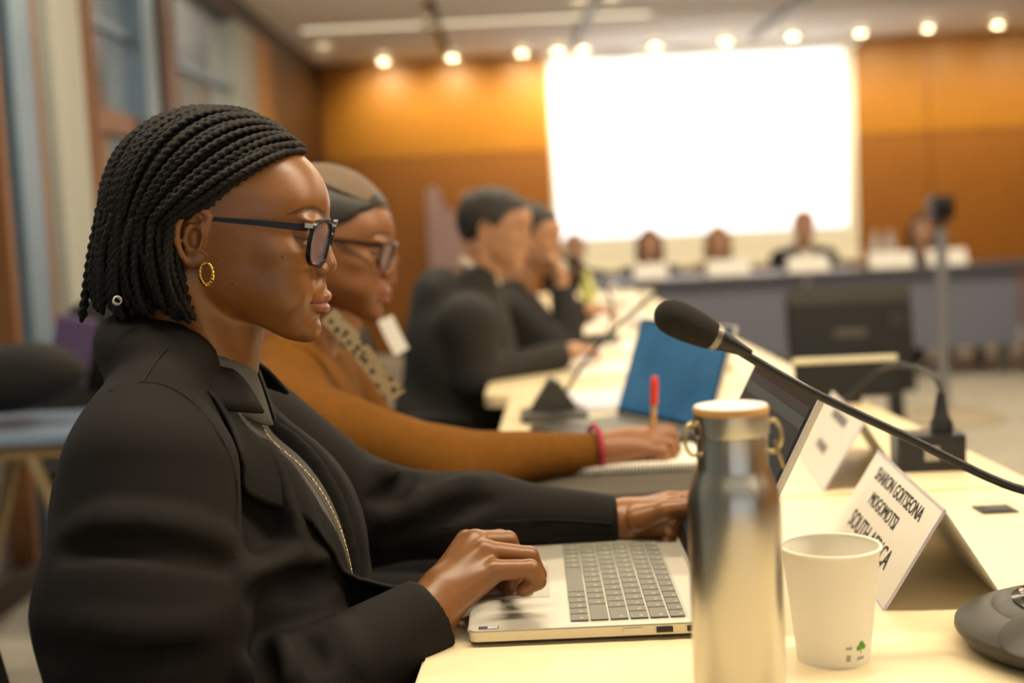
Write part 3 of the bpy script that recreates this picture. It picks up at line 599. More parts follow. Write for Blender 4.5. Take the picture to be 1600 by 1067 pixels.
# camera on a stand
st = empty('camera_stand', (2.29, 6.77, 0), 'grey pole stand holding a small black camera in the middle of the room', 'camera stand')
Ms = Matrix.Translation((2.29, 6.77, 0))
MB().tube([Ms @ Vector((0, 0, .03)), Ms @ Vector((0, 0, 1.02))], .030, 16).obj('pole', mat('pole_grey', '8f9096', .4, .5), st, True)
MB().lathe([(0, 0), (.30, 0), (.30, .012), (.26, .03), (.06, .05), (0, .05)], 32, Ms, caps=False).obj('base_plate', mat('base_beige', 'a89c84', .5), st, True)
MB().box((-.055, -.06, 1.06), (.055, .08, 1.19), Ms, bev=.015).obj('camera_body', M_black, st)
MB().lathe([(0, 0), (.035, 0), (.035, .05), (.028, .06), (0, .06)], 20, Ms @ Matrix.Translation((0, -.06, 1.13)) @ Matrix.Rotation(math.pi / 2, 4, 'X')).obj('camera_lens', M_micg, st, True)
MB().tube([Ms @ Vector((0, 0, 1.0)), Ms @ Vector((0, 0, 1.07))], .02, 12).obj('camera_mount', M_black, st, True)
# far cards, glasses
for (px, py, ww, lb) in ((1018, 447, .22, 'under the screen left corner'), (1140, 440, .28, 'before the fair haired person'), (1265, 430, .27, 'before the person in the dark jacket'), (1395, 424, .29, 'left of the camera stand'), (1482, 418, .26, 'behind the camera stand')):
    g = onz(px, py, .74); y_ = 8.50; g = at(px, py - 4, y_)
    tent(Vector((g.x + ww / 2, y_, .74)), Vector((g.x - ww / 2, y_, .74)), .10, .105, 'white folded name card on the head table ' + lb, [], 'name cards on the head table')
M_gl = mat('clear_glass', 'dfe6e8', .05, var=0, alpha=.35)
for (x_, lb) in ((2.48, 'right of the person in the dark jacket'), (2.58, 'nearest the camera stand')):
    o = MB().lathe([(0, 0), (.035, 0), (.04, .02), (.04, .16), (.018, .20), (.016, .25), (0, .25)], 20, caps=False).obj('water_carafe', M_gl, smooth=True); o.location = (x_, 8.65, .74); tag(o, 'clear water carafe on the head table ' + lb, 'carafe')
# ------------------------------------------------------------------ people: shared tools
def skin_mat(name, col, lip, brow, rough=.42, sss=.0):
    m = bpy.data.materials.new(name); m.use_nodes = True; nt = m.node_tree; b = nt.nodes['Principled BSDF']
    tc = nt.nodes.new('ShaderNodeTexCoord'); n = nt.nodes.new('ShaderNodeTexNoise'); n.inputs['Scale'].default_value = 28; n.inputs['Detail'].default_value = 6; nt.links.new(tc.outputs['Object'], n.inputs[0])
    c = lin(col)
    r = nt.nodes.new('ShaderNodeMix'); r.data_type = 'RGBA'; r.inputs['A'].default_value = (*[x * .78 for x in c], 1); r.inputs['B'].default_value = (*[min(1, x * 1.2) for x in c], 1); nt.links.new(n.outputs['Fac'], r.inputs['Factor'])
    last = r.outputs['Result']
    for an, cc in (('lip', lip), ('brow', brow), ('nail', 'c08a6a'), ('palm', 'b07a50')):
        a = nt.nodes.new('ShaderNodeAttribute'); a.attribute_name = an; x = nt.nodes.new('ShaderNodeMix'); x.data_type = 'RGBA'
        nt.links.new(a.outputs['Fac'], x.inputs['Factor']); nt.links.new(last, x.inputs['A']); x.inputs['B'].default_value = (*lin(cc), 1); last = x.outputs['Result']
    nt.links.new(last, b.inputs['Base Color']); b.inputs['Roughness'].default_value = rough; b.inputs['Specular IOR Level'].default_value = .6
    b.inputs['Subsurface Weight'].default_value = sss; b.inputs['Subsurface Radius'].default_value = (1, .4, .2); b.inputs['Subsurface Scale'].default_value = .004
    n2 = nt.nodes.new('ShaderNodeTexNoise'); n2.inputs['Scale'].default_value = 900; n2.inputs['Detail'].default_value = 3; nt.links.new(tc.outputs['Object'], n2.inputs[0])
    bp = nt.nodes.new('ShaderNodeBump'); bp.inputs['Strength'].default_value = .18; bp.inputs['Distance'].default_value = .001; nt.links.new(n2.outputs['Fac'], bp.inputs['Height']); nt.links.new(bp.outputs[0], b.inputs['Normal'])
    return m
RD = math.radians
def sstep(a, b, x): t = np.clip((x - a) / (b - a), 0, 1); return t * t * (3 - 2 * t)
def head_field(h=.15, jaw=0.0, ears=True, neck_to=(-2.6, 0, -17.), fat=0.0):
    """head in its own frame, centimetres: x forward, y to the person's left, z up, origin between the ear canals"""
    F = Field((-11.5, -9.4, -18.5 if neck_to[2] < -15 else -16), (12.6, 9.4, 13.2), h)
    F.ell((-.5, 0, 3.8), (9.6, 7.3, 8.6), 0); F.ell((3.2, 0, 5.1), (6.75, 6.2, 6.1), 1.2)
    zc = np.array([-9.6, -8.9, -8.4, -7.5, -6.8, -6, -5.3, -4.3, -3.5, -2, 0, 2.5, 4, 6, 8.5])
    fc = np.array([7.2, 8.9, 9.5, 10.0, 10.25, 10.25, 10.25, 10.2, 10.1, 9.75, 9.35, 9.15, 9.15, 9.0, 7.5])
    wc = np.array([2.6, 3.4, 3.9, 4.6, 5.1 , 5.5, 5.8, 6.2, 6.45, 6.7, 6.9, 7.0, 6.9, 6.5, 5.0]) + jaw
    def face(X, Y, Z):
        zz = np.linspace(-10, 9, 400); f = np.interp(zz, zc, fc); w_ = np.interp(zz, zc, wc)
        kx = np.exp(-np.linspace(-2, 2, 31) ** 2); kx /= kx.sum(); f = np.convolve(np.pad(f, 15, 'edge'), kx, 'valid'); w_ = np.convolve(np.pad(w_, 15, 'edge'), kx, 'valid')
        fz = np.interp(Z, zz, f); wz = np.interp(Z, zz, w_)
        t = np.where(X > 0, X / fz, X / 8.5); g = (np.abs(t) ** 2.5 + np.abs(Y / wz) ** 2.15) ** (1 / 2.3)
        d = (g - 1) * 6.0
        d = smax(d, -(Z + 5.0 + (X - .3) * .50) * .9, 1.3); d = smax(d, -(Z + 9.25), 1.0); d = smax(d, Z - 7.5, 1.5); d = smax(d, -X - 4.5, 2.0)
        return d
    F.apply(face, (-6, -8, -10), (11, 8, 8), 1.2)
    # neck
    F.cap((-1.6, 0, -4), neck_to, 5.6, 6.0, 1.6); F.cap((1.2, 0, -9), (1.1, 0, -13.6), 3.2, 3.2, 1.5)
    for s in (-1, 1):
        F.cap((-2.4, s * 5.6, -4), (3.2, s * 1.8, -15.5), 1.25, 1.1, 1.3)           # neck cords
        F.ell((6.2, s * 4.7, .3), (2.2, 1.5, 1.3), 1.6)                              # cheek bones
        F.ell((6.3, s * (4.0 + jaw), -3.2), (2.9, 1.7 + fat, 2.6), 2.0)                    # cheeks
        F.ell((8.7, s * 2.7, 3.9), (1.1, 2.2, .6), .9)                               # brow ridge
        F.ell((10.4, s * 3.3, 2.1), (1.45, 1.75, 1.15), .9, op='sub')                # sockets
        F.ell((8.05, s * 3.25, 2.15), (1.42, 1.5, 1.36), .35)                        # lids over the ball
        F.ell((9.25, s * 3.65, 1.72), (1.0, 1.15, .27), .10, op='sub')                # slit between the lids
    # nose
    F.cap((9.0, 0, 3.2), (10.25, 0, .3), .72, .85, .9); F.ell((10.45, 0, -.45), (1.02, 1.0, .85), .5)
    for s in (-1, 1): F.ell((9.85, s * 1.25, -.95), (.95, .66, .70), .35)
    F.cap((10.5, 0, -1.05), (9.9, 0, -1.75), .42, .45, .4)
    for s in (-1, 1): F.ell((10.35, s * .62, -1.68), (.5, .34, .32), .18, op='sub'); pass
    # mouth
    F.ell((9.75, 0, -3.6), (.85, 2.3, 1.6), 1.0)
    up = [(9.42, -2.6, -4.32), (10.15, -1.5, -3.98), (10.62, -.5, -3.72), (10.64, 0, -3.82), (10.62, .5, -3.72), (10.15, 1.5, -3.98), (9.42, 2.6, -4.32)]
    lo = [(9.42, -2.5, -4.42), (10.1, -1.4, -4.82), (10.52, -.5, -4.98), (10.55, 0, -5.0), (10.52, .5, -4.98), (10.1, 1.4, -4.82), (9.42, 2.5, -4.42)]
    F.chain(up, [.22, .44, .56, .54, .56, .44, .22], .22); F.chain(lo, [.22, .46, .62, .62, .62, .46, .22], .22)
    F.chain([(9.6, -2.7, -4.38), (10.55, -1.4, -4.36), (11.05, -.5, -4.36), (11.1, 0, -4.38), (11.05, .5, -4.36), (10.55, 1.4, -4.36), (9.6, 2.7, -4.38)], [.10, .13, .16, .16, .16, .13, .10], .12, 'sub')
    F.ell((10.75, 0, -6.15), (.45, 1.5, .42), .7, op='sub')                          # below the lip
    F.ell((9.4, 0, -7.5), (1.0, 1.5, 1.0), 1.0)                                      # chin
    if ears:
        for s in (-1, 1):
            def E(u, v, n): return (-1.55 + u * .96, s * (7.05 + n + max(0, -u) * .34), .9 + v + u * .12)
            F.cap(E(.4, 1.0, -.3), E(-.2, -1.4, -.3), .95, .7, .5, sq=((0, 1, 0), 1.2))
            F.ell(E(-.35, .35, .18), (1.45, .34, 2.3), .3, Euler((0, 0, s * .33)))
            hel = [(1.0, 1.1), (1.15, 2.1), (.55, 2.75), (-.5, 2.85), (-1.35, 2.2), (-1.7, 1.0), (-1.6, -.3), (-1.1, -1.5), (-.5, -2.3)]
            F.chain([E(u, v, .42) for u, v in hel], [.26, .32, .36, .38, .38, .36, .34, .32, .34], .18)
            F.chain([E(u, v, .34) for u, v in ((-.3, 1.6), (-.75, .8), (-.85, -.2), (-.45, -1.1), (.1, -1.3))], [.28, .32, .30, .3, .26], .2)
            F.ell(E(-.05, -2.35, .22), (.72, .34, .72), .3); F.ell(E(.6, -2.1, .12), (.75, .34, .7), .3)                            # lobe
            F.ell(E(.15, .0, .62), (.62, .55, .95), .25, op='sub')                    # concha
            F.ell(E(.75, -.35, .30), (.28, .34, .5), .2)                              # tragus
            F.ell(E(-.2, 1.75, .55), (.75, .25, .35), .2, op='sub')
    return F
def head_attrs(V):
    x, y, z = V[:, 0], V[:, 1], V[:, 2]; ay = np.abs(y)
    # lips: band that narrows to the corners
    wz = np.interp(ay, [0, .5, 1.5, 2.5, 2.85], [1, 1, .74, .25, 0]); zc = -4.36
    upb = zc + .98 * wz; lob = zc - 1.22 * wz
    lip = (sstep(lob - .12, lob + .12, z) * (1 - sstep(upb - .12, upb + .12, z)) * (x > 8.9) * (ay < 2.8)).astype(float)
    bz = np.interp(ay, [1.0, 2.0, 3.4, 4.6, 5.6], [4.35, 4.75, 5.15, 4.95, 4.3]); bw = np.interp(ay, [.9, 1.3, 3.2, 5.0, 5.8], [.0, .46, .42, .24, 0])
    brow = (1 - sstep(bw * .7, bw * 1.1 + .01, np.abs(z - bz))) * (x > 5.2) * (ay > .95) * (ay < 5.7)
    nz = .75 + .35 * np.sin(z * 9 + ay * 14) * np.sin(ay * 23 - z * 5)
    lash = np.exp(-((z - 2.08) / .13) ** 2) * (ay > 2.3) * (ay < 4.9) * (x > 7.3) * .8
    return lip, np.maximum(np.clip(brow * nz, 0, 1) * .85, lash)
def place_head(ear, pitch, yaw, roll=0, s=.01):
    """matrix head-cm -> world for a head facing +X turned by yaw (deg, + = towards +Y) and tipped down by pitch"""
    return Matrix.Translation(ear) @ Matrix.Rotation(math.radians(yaw), 4, 'Z') @ Matrix.Rotation(math.radians(pitch), 4, 'Y') @ Matrix.Rotation(math.radians(roll), 4, 'X') @ Matrix.Scale(s, 4)
def tr(M, V): A = np.array(M); return V @ A[:3, :3].T + A[:3, 3]
def merge(parts):
    """[(V,F,{attr})...] -> one mesh's data"""
    Vs, Fs, At, o = [], [], {'lip': [], 'brow': [], 'nail': [], 'palm': []}, 0
    for V, F, A in parts:
        Vs.append(V); Fs.append(F + o); o += len(V)
        for k in At: At[k].append(A.get(k, np.zeros(len(V))))
    return np.concatenate(Vs), np.concatenate(Fs), {k: np.concatenate(v) for k, v in At.items()}
def limb_mesh(prims, h=.006, k=.02):
    P = np.array([q for p in prims for q in (p[0], p[1])]); r = max(max(p[2], p[3]) for p in prims) + .03
    F = Field(P.min(0) - r, P.max(0) + r, h)
    for a, b, ra, rb in prims: F.cap(a, b, ra, rb, k)
    V, Q = F.surf(); return V, Q, {}
def hand_mesh(prims, h=.0019, k=.006, nails=(), subs=()):
    """prims: (a,b,ra,rb[,k])"""
    P = np.array([tuple(q) for p in prims for q in (p[0], p[1])]); F = Field(P.min(0) - .035, P.max(0) + .035, h)
    for p in prims: F.cap(p[0], p[1], p[2], p[3], p[4] if len(p) > 4 else k, sq=p[5] if len(p) > 5 else None)
    for p in subs: F.cap(p[0], p[1], p[2], p[3], .003, 'sub')
    V, Q = F.surf(); V = smooth_v(V, Q, 1, .4)
    nl = np.zeros(len(V))
    for c, r in nails: nl = np.maximum(nl, 1 - sstep(r * .8, r, np.linalg.norm(V - np.array(c), axis=1)))
    return V, Q, {'nail': nl}
def ellm(c, r, rot=None): return dict(c=c, r=r, rot=rot)

def hoop(M, parent, mt):
    pts = []; 
    b = MB(); n = 72; pp = [M @ Vector((.10 * math.sin(a) * 6.2, .0, 1.0 * math.cos(a) * .98)) for a in np.linspace(0, 2 * math.pi, n, endpoint=False)]
    rr = [(.0016 + .0003 * math.sin(i * 2 * math.pi * 18 / n)) * (1.25 - .45 * math.cos(2 * math.pi * i / n)) for i in range(n)]
    b.tube(pp, rr, 10, closed=True); return b.obj('hoop_earring', mt, parent, True)
def glasses(M, parent, mfr, mlens, mtip, hgt=4.3, thick=.20):
    g = bpy.data.objects.new('eyeglasses', None); COL.objects.link(g); g.parent = parent; g.matrix_parent_inverse = Matrix.Translation(-Vector(parent.location)); g.location = M @ Vector((10, 0, 2)); 
    def to(o): o.matrix_parent_inverse = (parent.matrix_basis @ g.matrix_parent_inverse @ Matrix.Translation(g.location)).inverted(); return o
    for s in (-1, 1):
        loop = []
        for a in np.linspace(0, 2 * math.pi, 48, endpoint=False):
            ca, sa = math.cos(a), math.sin(a); e = .62
            u = 2.55 * math.copysign(abs(ca) ** e, ca); v = hgt / 2 * math.copysign(abs(sa) ** e, sa)
            if v < 0: u *= 1 - .10 * (-v / 2)
            yy = 3.35 + u; loop.append(Vector((10.42 - .030 * yy * yy * .90 + .09 * v, s * yy, 1.75 + v)))
        vs = [M @ p for p in loop]; b = MB(); b.add(vs, [tuple(range(48))]); me = b.mesh(); o = to(link('lens', me, mlens, g, False))
        # rim as a small rectangular bar swept round the loop
        c = sum(loop, Vector()) / 48; b = MB(); ring_v = []
        for p in loop:
            d = (p - c); d.x = 0; d.normalize(); top = 1.0 + (.75 if p.z > c.z + hgt * .30 else 0) * 1.0
            for (rad, dep) in ((0, -.22), (thick * top, -.22), (thick * top, .22), (0, .22)): ring_v.append(M @ (p + d * rad + Vector((dep, 0, 0))))
        fs = [(i * 4 + j, i * 4 + (j + 1) % 4, ((i + 1) % 48) * 4 + (j + 1) % 4, ((i + 1) % 48) * 4 + j) for i in range(48) for j in range(4)]
        b.add(ring_v, fs); to(link('rim', b.mesh('rim', True), mfr, g, False))
        # temple
        b = MB(); pts = [Vector((9.15, s * 6.15, 3.3)), Vector((8.4, s * 6.75, 3.25)), Vector((4.0, s * 7.15, 3.15)), Vector((.2, s * 7.35, 3.0)), Vector((-1.2, s * 7.3, 2.6)), Vector((-2.6, s * 7.0, .6))]
        hs = [.36, .36, .26, .22, .22, .24]; tv = []
        for p, hh in zip(pts, hs):
            for (dy, dz) in ((-.13, -hh), (.13, -hh), (.13, hh), (-.13, hh)): tv.append(M @ (p + Vector((0, dy, dz))))
        b.add(tv, [(i * 4 + j, i * 4 + (j + 1) % 4, (i + 1) * 4 + (j + 1) % 4, (i + 1) * 4 + j) for i in range(5) for j in range(4)] + [(3, 2, 1, 0), (20, 21, 22, 23)])
        to(link('temple', b.mesh('temple'), mfr, g, False))
        b = MB().box((8.95, s * 6.15 - .42, 3.28), (9.75, s * 6.15 + .16, 3.72)); b.v = [tuple(M @ Vector(v)) for v in b.v]; to(link('end_piece', b.mesh(), mtip, g, False))
    b = MB().tube([M @ Vector(p) for p in ((10.4, -.85, 2.4), (10.55, -.4, 2.75), (10.6, 0, 2.82), (10.55, .4, 2.75), (10.4, .85, 2.4))], .0016, 8); to(link('bridge', b.mesh('bridge', True), mfr, g, False))
    return g
def eyes(M, parent, s=1.0):
    wm = mat('eye_white', 'b4a698', .15, var=.02); im = mat('iris_dark', '1c0f08', .1, var=.1)
    for sgn in (-1, 1):
        b = MB(); n = 20
        vs = []; rad = 1.24; prof = [(rad * math.sin(t), rad * math.cos(t)) for t in np.linspace(0, math.pi, 15)]
        R = Matrix.Translation((8.1, sgn * 3.25, 2.1)) @ Matrix.Rotation(math.radians(90 + 26), 4, 'Y')
        b.lathe(prof, n, M @ R, caps=False); me = b.mesh('eyeball', True); fm = [0] * len(me.polygons)
        for i in range(len(fm)): fm[i] = 1 if i // n < 4 else 0
        me.polygons.foreach_set('material_index', fm); link('eyeball', me, [wm, im], parent)
def rope(P, r, pitch, ph, n=8, ratio=.6):
    """two-strand twist: lobed section that turns along the path"""
    P = [Vector(p) for p in P]; L = [0]
    for a, b in zip(P, P[1:]): L.append(L[-1] + (b - a).length)
    vs = []; fs = []; nrm = None; k = len(P)
    for i, p in enumerate(P):
        t = (P[min(i + 1, k - 1)] - P[max(i - 1, 0)]).normalized()
        if nrm is None: nrm = t.orthogonal().normalized()
        nrm = (nrm - t * nrm.dot(t)).normalized(); bn = t.cross(nrm); A0 = L[i] / pitch * math.pi + ph
        rr = r * (1 if i < k - 3 else (.85, .6, .25)[i - k + 3]) * (1 if i > 0 else .6)
        for j in range(n):
            a = 2 * math.pi * j / n; q = rr * (1 + ratio * (abs(math.cos(a - A0)) - .62)); vs.append(p + (nrm * math.cos(a) + bn * math.sin(a)) * q)
    for i in range(k - 1):
        for j in range(n): fs.append((i * n + j, i * n + (j + 1) % n, (i + 1) * n + (j + 1) % n, (i + 1) * n + j))
    fs.append(tuple(reversed(range(n)))); fs.append(tuple((k - 1) * n + j for j in range(n)))
    return vs, fs
def drape(bvh, outline, ofs, nu, nv, fn, th=.004):
    """grid in parameter space -> points fn(u,v)=(origin,dir) cast on the garment, pushed out by ofs, thickened"""
    V = []; ok = True
    for j in range(nv + 1):
        for i in range(nu + 1):
            o, d = fn(i / nu, j / nv); hit = bvh.ray_cast(o, d)
            V.append((hit[0] - d * (ofs(i / nu, j / nv) if callable(ofs) else ofs)) if hit[0] is not None else None)
    for it in range(6):
        for q, v in enumerate(V):
            if v is None:
                nb = [V[w_] for w_ in (q - 1, q + 1, q - nu - 1, q + nu + 1) if 0 <= w_ < len(V) and V[w_] is not None]
                if nb: V[q] = sum(nb, Vector()) / len(nb)
    W = [v.copy() for v in V]
    for it in range(3):
        for j in range(nv + 1):
            for i in range(nu + 1):
                nb = [W[jj * (nu + 1) + ii] for ii, jj in ((i - 1, j), (i + 1, j), (i, j - 1), (i, j + 1)) if 0 <= ii <= nu and 0 <= jj <= nv]
                if 0 < i < nu or 0 < j < nv: V[j * (nu + 1) + i] = W[j * (nu + 1) + i] * .5 + sum(nb, Vector()) / len(nb) * .5
        W = [v.copy() for v in V]
    fs = [(j * (nu + 1) + i, j * (nu + 1) + i + 1, (j + 1) * (nu + 1) + i + 1, (j + 1) * (nu + 1) + i) for j in range(nv) for i in range(nu)]
    bm = bmesh.new(); bv = [bm.verts.new(v) for v in V]
    for f in fs: bm.faces.new([bv[i] for i in f])
    bmesh.ops.recalc_face_normals(bm, faces=bm.faces); r = bmesh.ops.solidify(bm, geom=bm.faces[:], thickness=th); 
    me = bpy.data.meshes.new('drape'); bm.to_mesh(me); bm.free(); me.polygons.foreach_set('use_smooth', [True] * len(me.polygons)); return me
def bvh_of(V, F): return BVHTree.FromPolygons([Vector(v) for v in V], [tuple(int(i) for i in f) for f in F])
# ------------------------------------------------------------------ woman in the black jacket
M_skin1 = skin_mat('skin_deep_brown', '835327', '8c5244', '140c08', .34, .12)
M_jack = mat('black_wool', '0f0a07', .78, var=.10, scale=40, bump=.25, bscale=900, sheen=0, spec=.28)
M_jack2 = mat('black_wool_lapel', '0e0906', .76, var=.10, scale=40, bump=.25, bscale=900, sheen=0, spec=.28)
M_shirt = mat('grey_chambray', '585654', .85, var=.22, scale=420, bump=.5, bscale=700)
M_gold = mat('gold', 'd8b05a', .22, 1, var=.05); M_hair = mat('black_hair', '0e0906', .6, var=.6, scale=260, bump=.6, bscale=700, spec=.35)
M_frame = mat('black_acetate', '0c0b0d', .32, var=0); M_lens = mat('lens_glass', 'd9d2ee', .03, var=0, alpha=.16, spec=.9); M_tip = mat('pale_metal', 'd8cdb8', .25, .9)
EAR = Vector((-.290, 1.335, 1.140)); W1 = empty('person', (-.33, 1.335, 0), 'woman in a black jacket and black glasses typing on the silver laptop', 'person')
MH = place_head(EAR, 10, -2)
YC = 1.335
HF = head_field(.125); hV, hQ = HF.surf(); hV = smooth_v(hV, hQ, 1, .35); lip, brow = head_attrs(hV)
HLN = (-.75, .66)
def hair_plane(x, z): return (x + .9) * HLN[0] + (z - 3.9) * HLN[1]
hp = hair_plane(hV[:, 0], hV[:, 2]) + .35 * np.sin(hV[:, 2] * 7) * .5
brow1 = np.maximum(brow, .8 * sstep(-.75, .25, hp) * (hV[:, 2] > 2.5) * (np.abs(hV[:, 1]) < 7.2))
hw = tr(MH, hV); hb = bvh_of(hw, hQ)
for (px, py, rr_) in ((440.5, 402, .0017), (363, 443, .0013), (338, 405, .001)):    # moles
    d = ray(px, py).normalized(); h_ = hb.ray_cast(CAM + d * .8, d)
    if h_[0] is not None: brow1 = np.maximum(brow1, .8 * (1 - sstep(rr_ * .5, rr_ * 1.1, np.linalg.norm(hw - np.array(h_[0]), axis=1))))
parts = [(tr(MH, hV), hQ, {'lip': lip * .75, 'brow': brow1})]
# hidden torso and arms of the body
parts.append(limb_mesh([((-.345, YC, 1.02), (-.345, YC, .93), .052, .052), ((-.345, YC - .13, .93), (-.345, YC + .13, .93), .045, .045), ((-.34, YC, .88), (-.33, YC, .55), .105, .11),
    ((-.335, 1.18, .935), (-.335, 1.115, .69), .05, .042), ((-.335, 1.115, .69), at(664, 966, 1.25), .040, .028), ((-.345, 1.49, .93), (-.20, 1.575, .80), .045, .036), ((-.20, 1.575, .80), at(962, 818, 1.58), .036, .026)], .008))
# near hand
J = lambda *a: tuple(at(*a))
wr = at(664, 966, 1.25); mcp = [at(729, 846, 1.322), at(742, 846, 1.303), at(758, 862, 1.283), at(773, 892, 1.264)]
pr = []
for q, r_ in zip(mcp, (.0125, .0128, .0124, .0115)):
    pr.append((tuple(wr + (q - wr) * .12), tuple(q), .0205, r_, .012))
pr += [(tuple(wr), tuple(wr + (mcp[1] - wr) * .35), .026, .022, .012)]
pr += [(tuple(at(640, 985, 1.235)), tuple(wr), .028, .0265, .012)]
fing = [([at(729, 846, 1.322), at(781, 842, 1.342), at(800, 880, 1.345), at(790, 912, 1.335)], (.0112, .0100, .0090, .0078)),
        ([at(742, 845, 1.303), at(793, 845, 1.322), at(812, 884, 1.322), at(800, 918, 1.315)], (.0116, .0106, .0092, .0080)),
        ([at(758, 861, 1.283), at(826, 869, 1.298), at(840, 898, 1.296), at(822, 920, 1.290)], (.0114, .0104, .0092, .0080)),
        ([at(773, 891, 1.264), at(828, 889, 1.266), at(840, 908, 1.266), at(818, 921, 1.266)], (.0110, .0098, .0086, .0074))]
for P_, R_ in fing:
    for i in range(3): pr.append((tuple(P_[i]), tuple(P_[i + 1]), R_[i], R_[i + 1], .0028))
th = [at(700, 925, 1.315), at(755, 925, 1.345), at(800, 925, 1.345), at(822, 930, 1.338)]
for i in range(3): pr.append((tuple(th[i]), tuple(th[i + 1]), (.016, .012, .0098)[i], (.012, .0098, .008)[i], .005))
parts.append(hand_mesh(pr, .0017, .006))
# far hand: loosely closed, finger tips towards the wrist
w2 = at(962, 818, 1.58); pr = [(tuple(at(935, 818, 1.58)), tuple(w2), .026, .026, .01)]
k2 = [at(1046, 782, 1.60), at(1052, 790, 1.575), at(1050, 806, 1.556), at(1044, 822, 1.545)]
for q in k2: pr.append((tuple(w2 + (q - w2) * .15), tuple(q), .0225, .0125, .012))
pr.append((tuple(at(985, 815, 1.58)), tuple(at(1030, 815, 1.57)), .027, .022, .012))
f2 = [([k2[0], at(1085, 778, 1.60), at(1104, 808, 1.59), at(1092, 838, 1.575)], .0108), ([at(1092, 815, 1.55), at(1070, 815, 1.545), at(1052, 815, 1.54)], .0098), ([at(1094, 834, 1.55), at(1068, 832, 1.545), at(1046, 831, 1.54)], .0092), ([at(1088, 850, 1.55), at(1062, 848, 1.545), at(1041, 846, 1.54)], .0085),
      ([k2[1], at(1096, 796, 1.57), at(1106, 815, 1.555), at(1092, 815, 1.55)], .0104), ([k2[2], at(1098, 815, 1.56), at(1108, 832, 1.555), at(1094, 834, 1.55)], .0100), ([k2[3], at(1094, 834, 1.555), at(1100, 848, 1.552), at(1088, 850, 1.55)], .0094)]
for P_, r_ in f2:
    for i in range(len(P_) - 1): pr.append((tuple(P_[i]), tuple(P_[i + 1]), r_ * (1 - .06 * i), r_ * (1 - .06 * (i + 1)), .0022))
th = [at(1000, 812, 1.55), at(1040, 798, 1.535), at(1075, 792, 1.535), at(1100, 800, 1.54)]
for i in range(3): pr.append((tuple(th[i]), tuple(th[i + 1]), (.018, .0125, .0108)[i], (.0125, .0108, .0092)[i], .005))
parts.append(hand_mesh(pr, .0018, .006, nails=[(at(1050, 812, 1.531), .0062), (at(1044, 829, 1.532), .0056), (at(1039, 844, 1.533), .0052)]))
V_, F_, A_ = merge(parts); body = link('body', npmesh('body', V_, F_, A_), M_skin1, W1)
eyes(MH, W1)
glasses(MH, W1, M_frame, M_lens, M_tip)
hoop(Matrix.Translation(MH @ Vector((.15, -8.05, -2.35))) @ Matrix.Rotation(math.radians(-8), 4, 'Z') @ Matrix.Scale(.0105, 4), W1, M_gold)
# ---- hair
capF = Field((-12, -9, -8), (10, 9, 14), .3)
capF.ell((-.5, 0, 3.8), (10.1, 7.75, 9.1), 0); capF.ell((3.0, 0, 5.3), (6.7, 6.45, 6.4), 1.2)
capF.apply(lambda X, Y, Z: -((X + .9) * HLN[0] + (Z - 3.9) * HLN[1]) + 0 * Y, (-12, -9, -8), (10, 9, 14), .4, 'int')
cV, cQ = capF.surf(); hair = link('hair', npmesh('hair', tr(MH, cV), cQ), M_hair, W1)
hair_inv = None
def add_twist(P, r, pitch=1.0):
    vs, fs = rope(P, r, pitch, random.uniform(0, 3.1)); me = bpy.data.meshes.new('hair_twist'); me.from_pydata([MH @ v for v in vs], [], fs); me.polygons.foreach_set('use_smooth', [True] * len(me.polygons)); me.materials.append(M_hair); me.update()
    o = bpy.data.objects.new('hair_twist', me); COL.objects.link(o); o.parent = hair; o.matrix_parent_inverse = (W1.matrix_basis @ hair.matrix_parent_inverse).inverted()
HC = Vector((-1.5, 0, 3.5)); HR = Vector((11.75, 8.7, 10.9))
def twist_path(d0, d1, m0, m1, zend, inn, wob, lift=0, fwd=0):
    d0 = Vector(d0).normalized(); d1 = Vector(d1).normalized(); w_ = math.acos(max(-1, min(1, d0.dot(d1)))); P = []
    n = 46; ph = random.uniform(0, 6); 
    for i in range(n + 1):
        t = i / n; d = (d0 * math.sin((1 - t) * w_) + d1 * math.sin(t * w_)) / math.sin(w_); m_ = m0 + (m1 - m0) * min(1, t * 1.6) + lift * math.sin(math.pi * min(1, t * 1.3)) + .010 * math.sin(ph + t * 9)
        P.append(HC + Vector((d.x * HR.x, d.y * HR.y, d.z * HR.z)) * m_)
    p = P[-1].copy(); hz = Vector((p.x - HC.x, p.y, 0)).normalized(); L = p.z - zend; k = max(3, int(L / .32)); sl = (P[-1] - P[-2]).normalized(); ph2 = random.uniform(0, 6)
    for i in range(1, k + 1):
        t = i / k; q = p + Vector((0, 0, -L * t)) + hz * (.5 * math.sin(t * 2.6) - inn * t * t) + Vector((sl.x, sl.y, 0)) * .5 * (1 - math.exp(-3 * t)) + Vector((fwd * t * t, 0, 0)) + Vector((math.sin(ph2 + t * 5), math.cos(ph2 * 1.3 + t * 4), 0)) * wob
        P.append(q)
    return P
def resample(P, st):
    L = [0]
    for a, b in zip(P, P[1:]): L.append(L[-1] + (b - a).length)
    n = int(L[-1] / st); out = []; j = 0
    for i in range(n + 1):
        s_ = i * L[-1] / n
        while j < len(L) - 2 and L[j + 1] < s_: j += 1
        f = (s_ - L[j]) / max(1e-6, L[j + 1] - L[j]); out.append(P[j].lerp(P[j + 1], f))
    return out
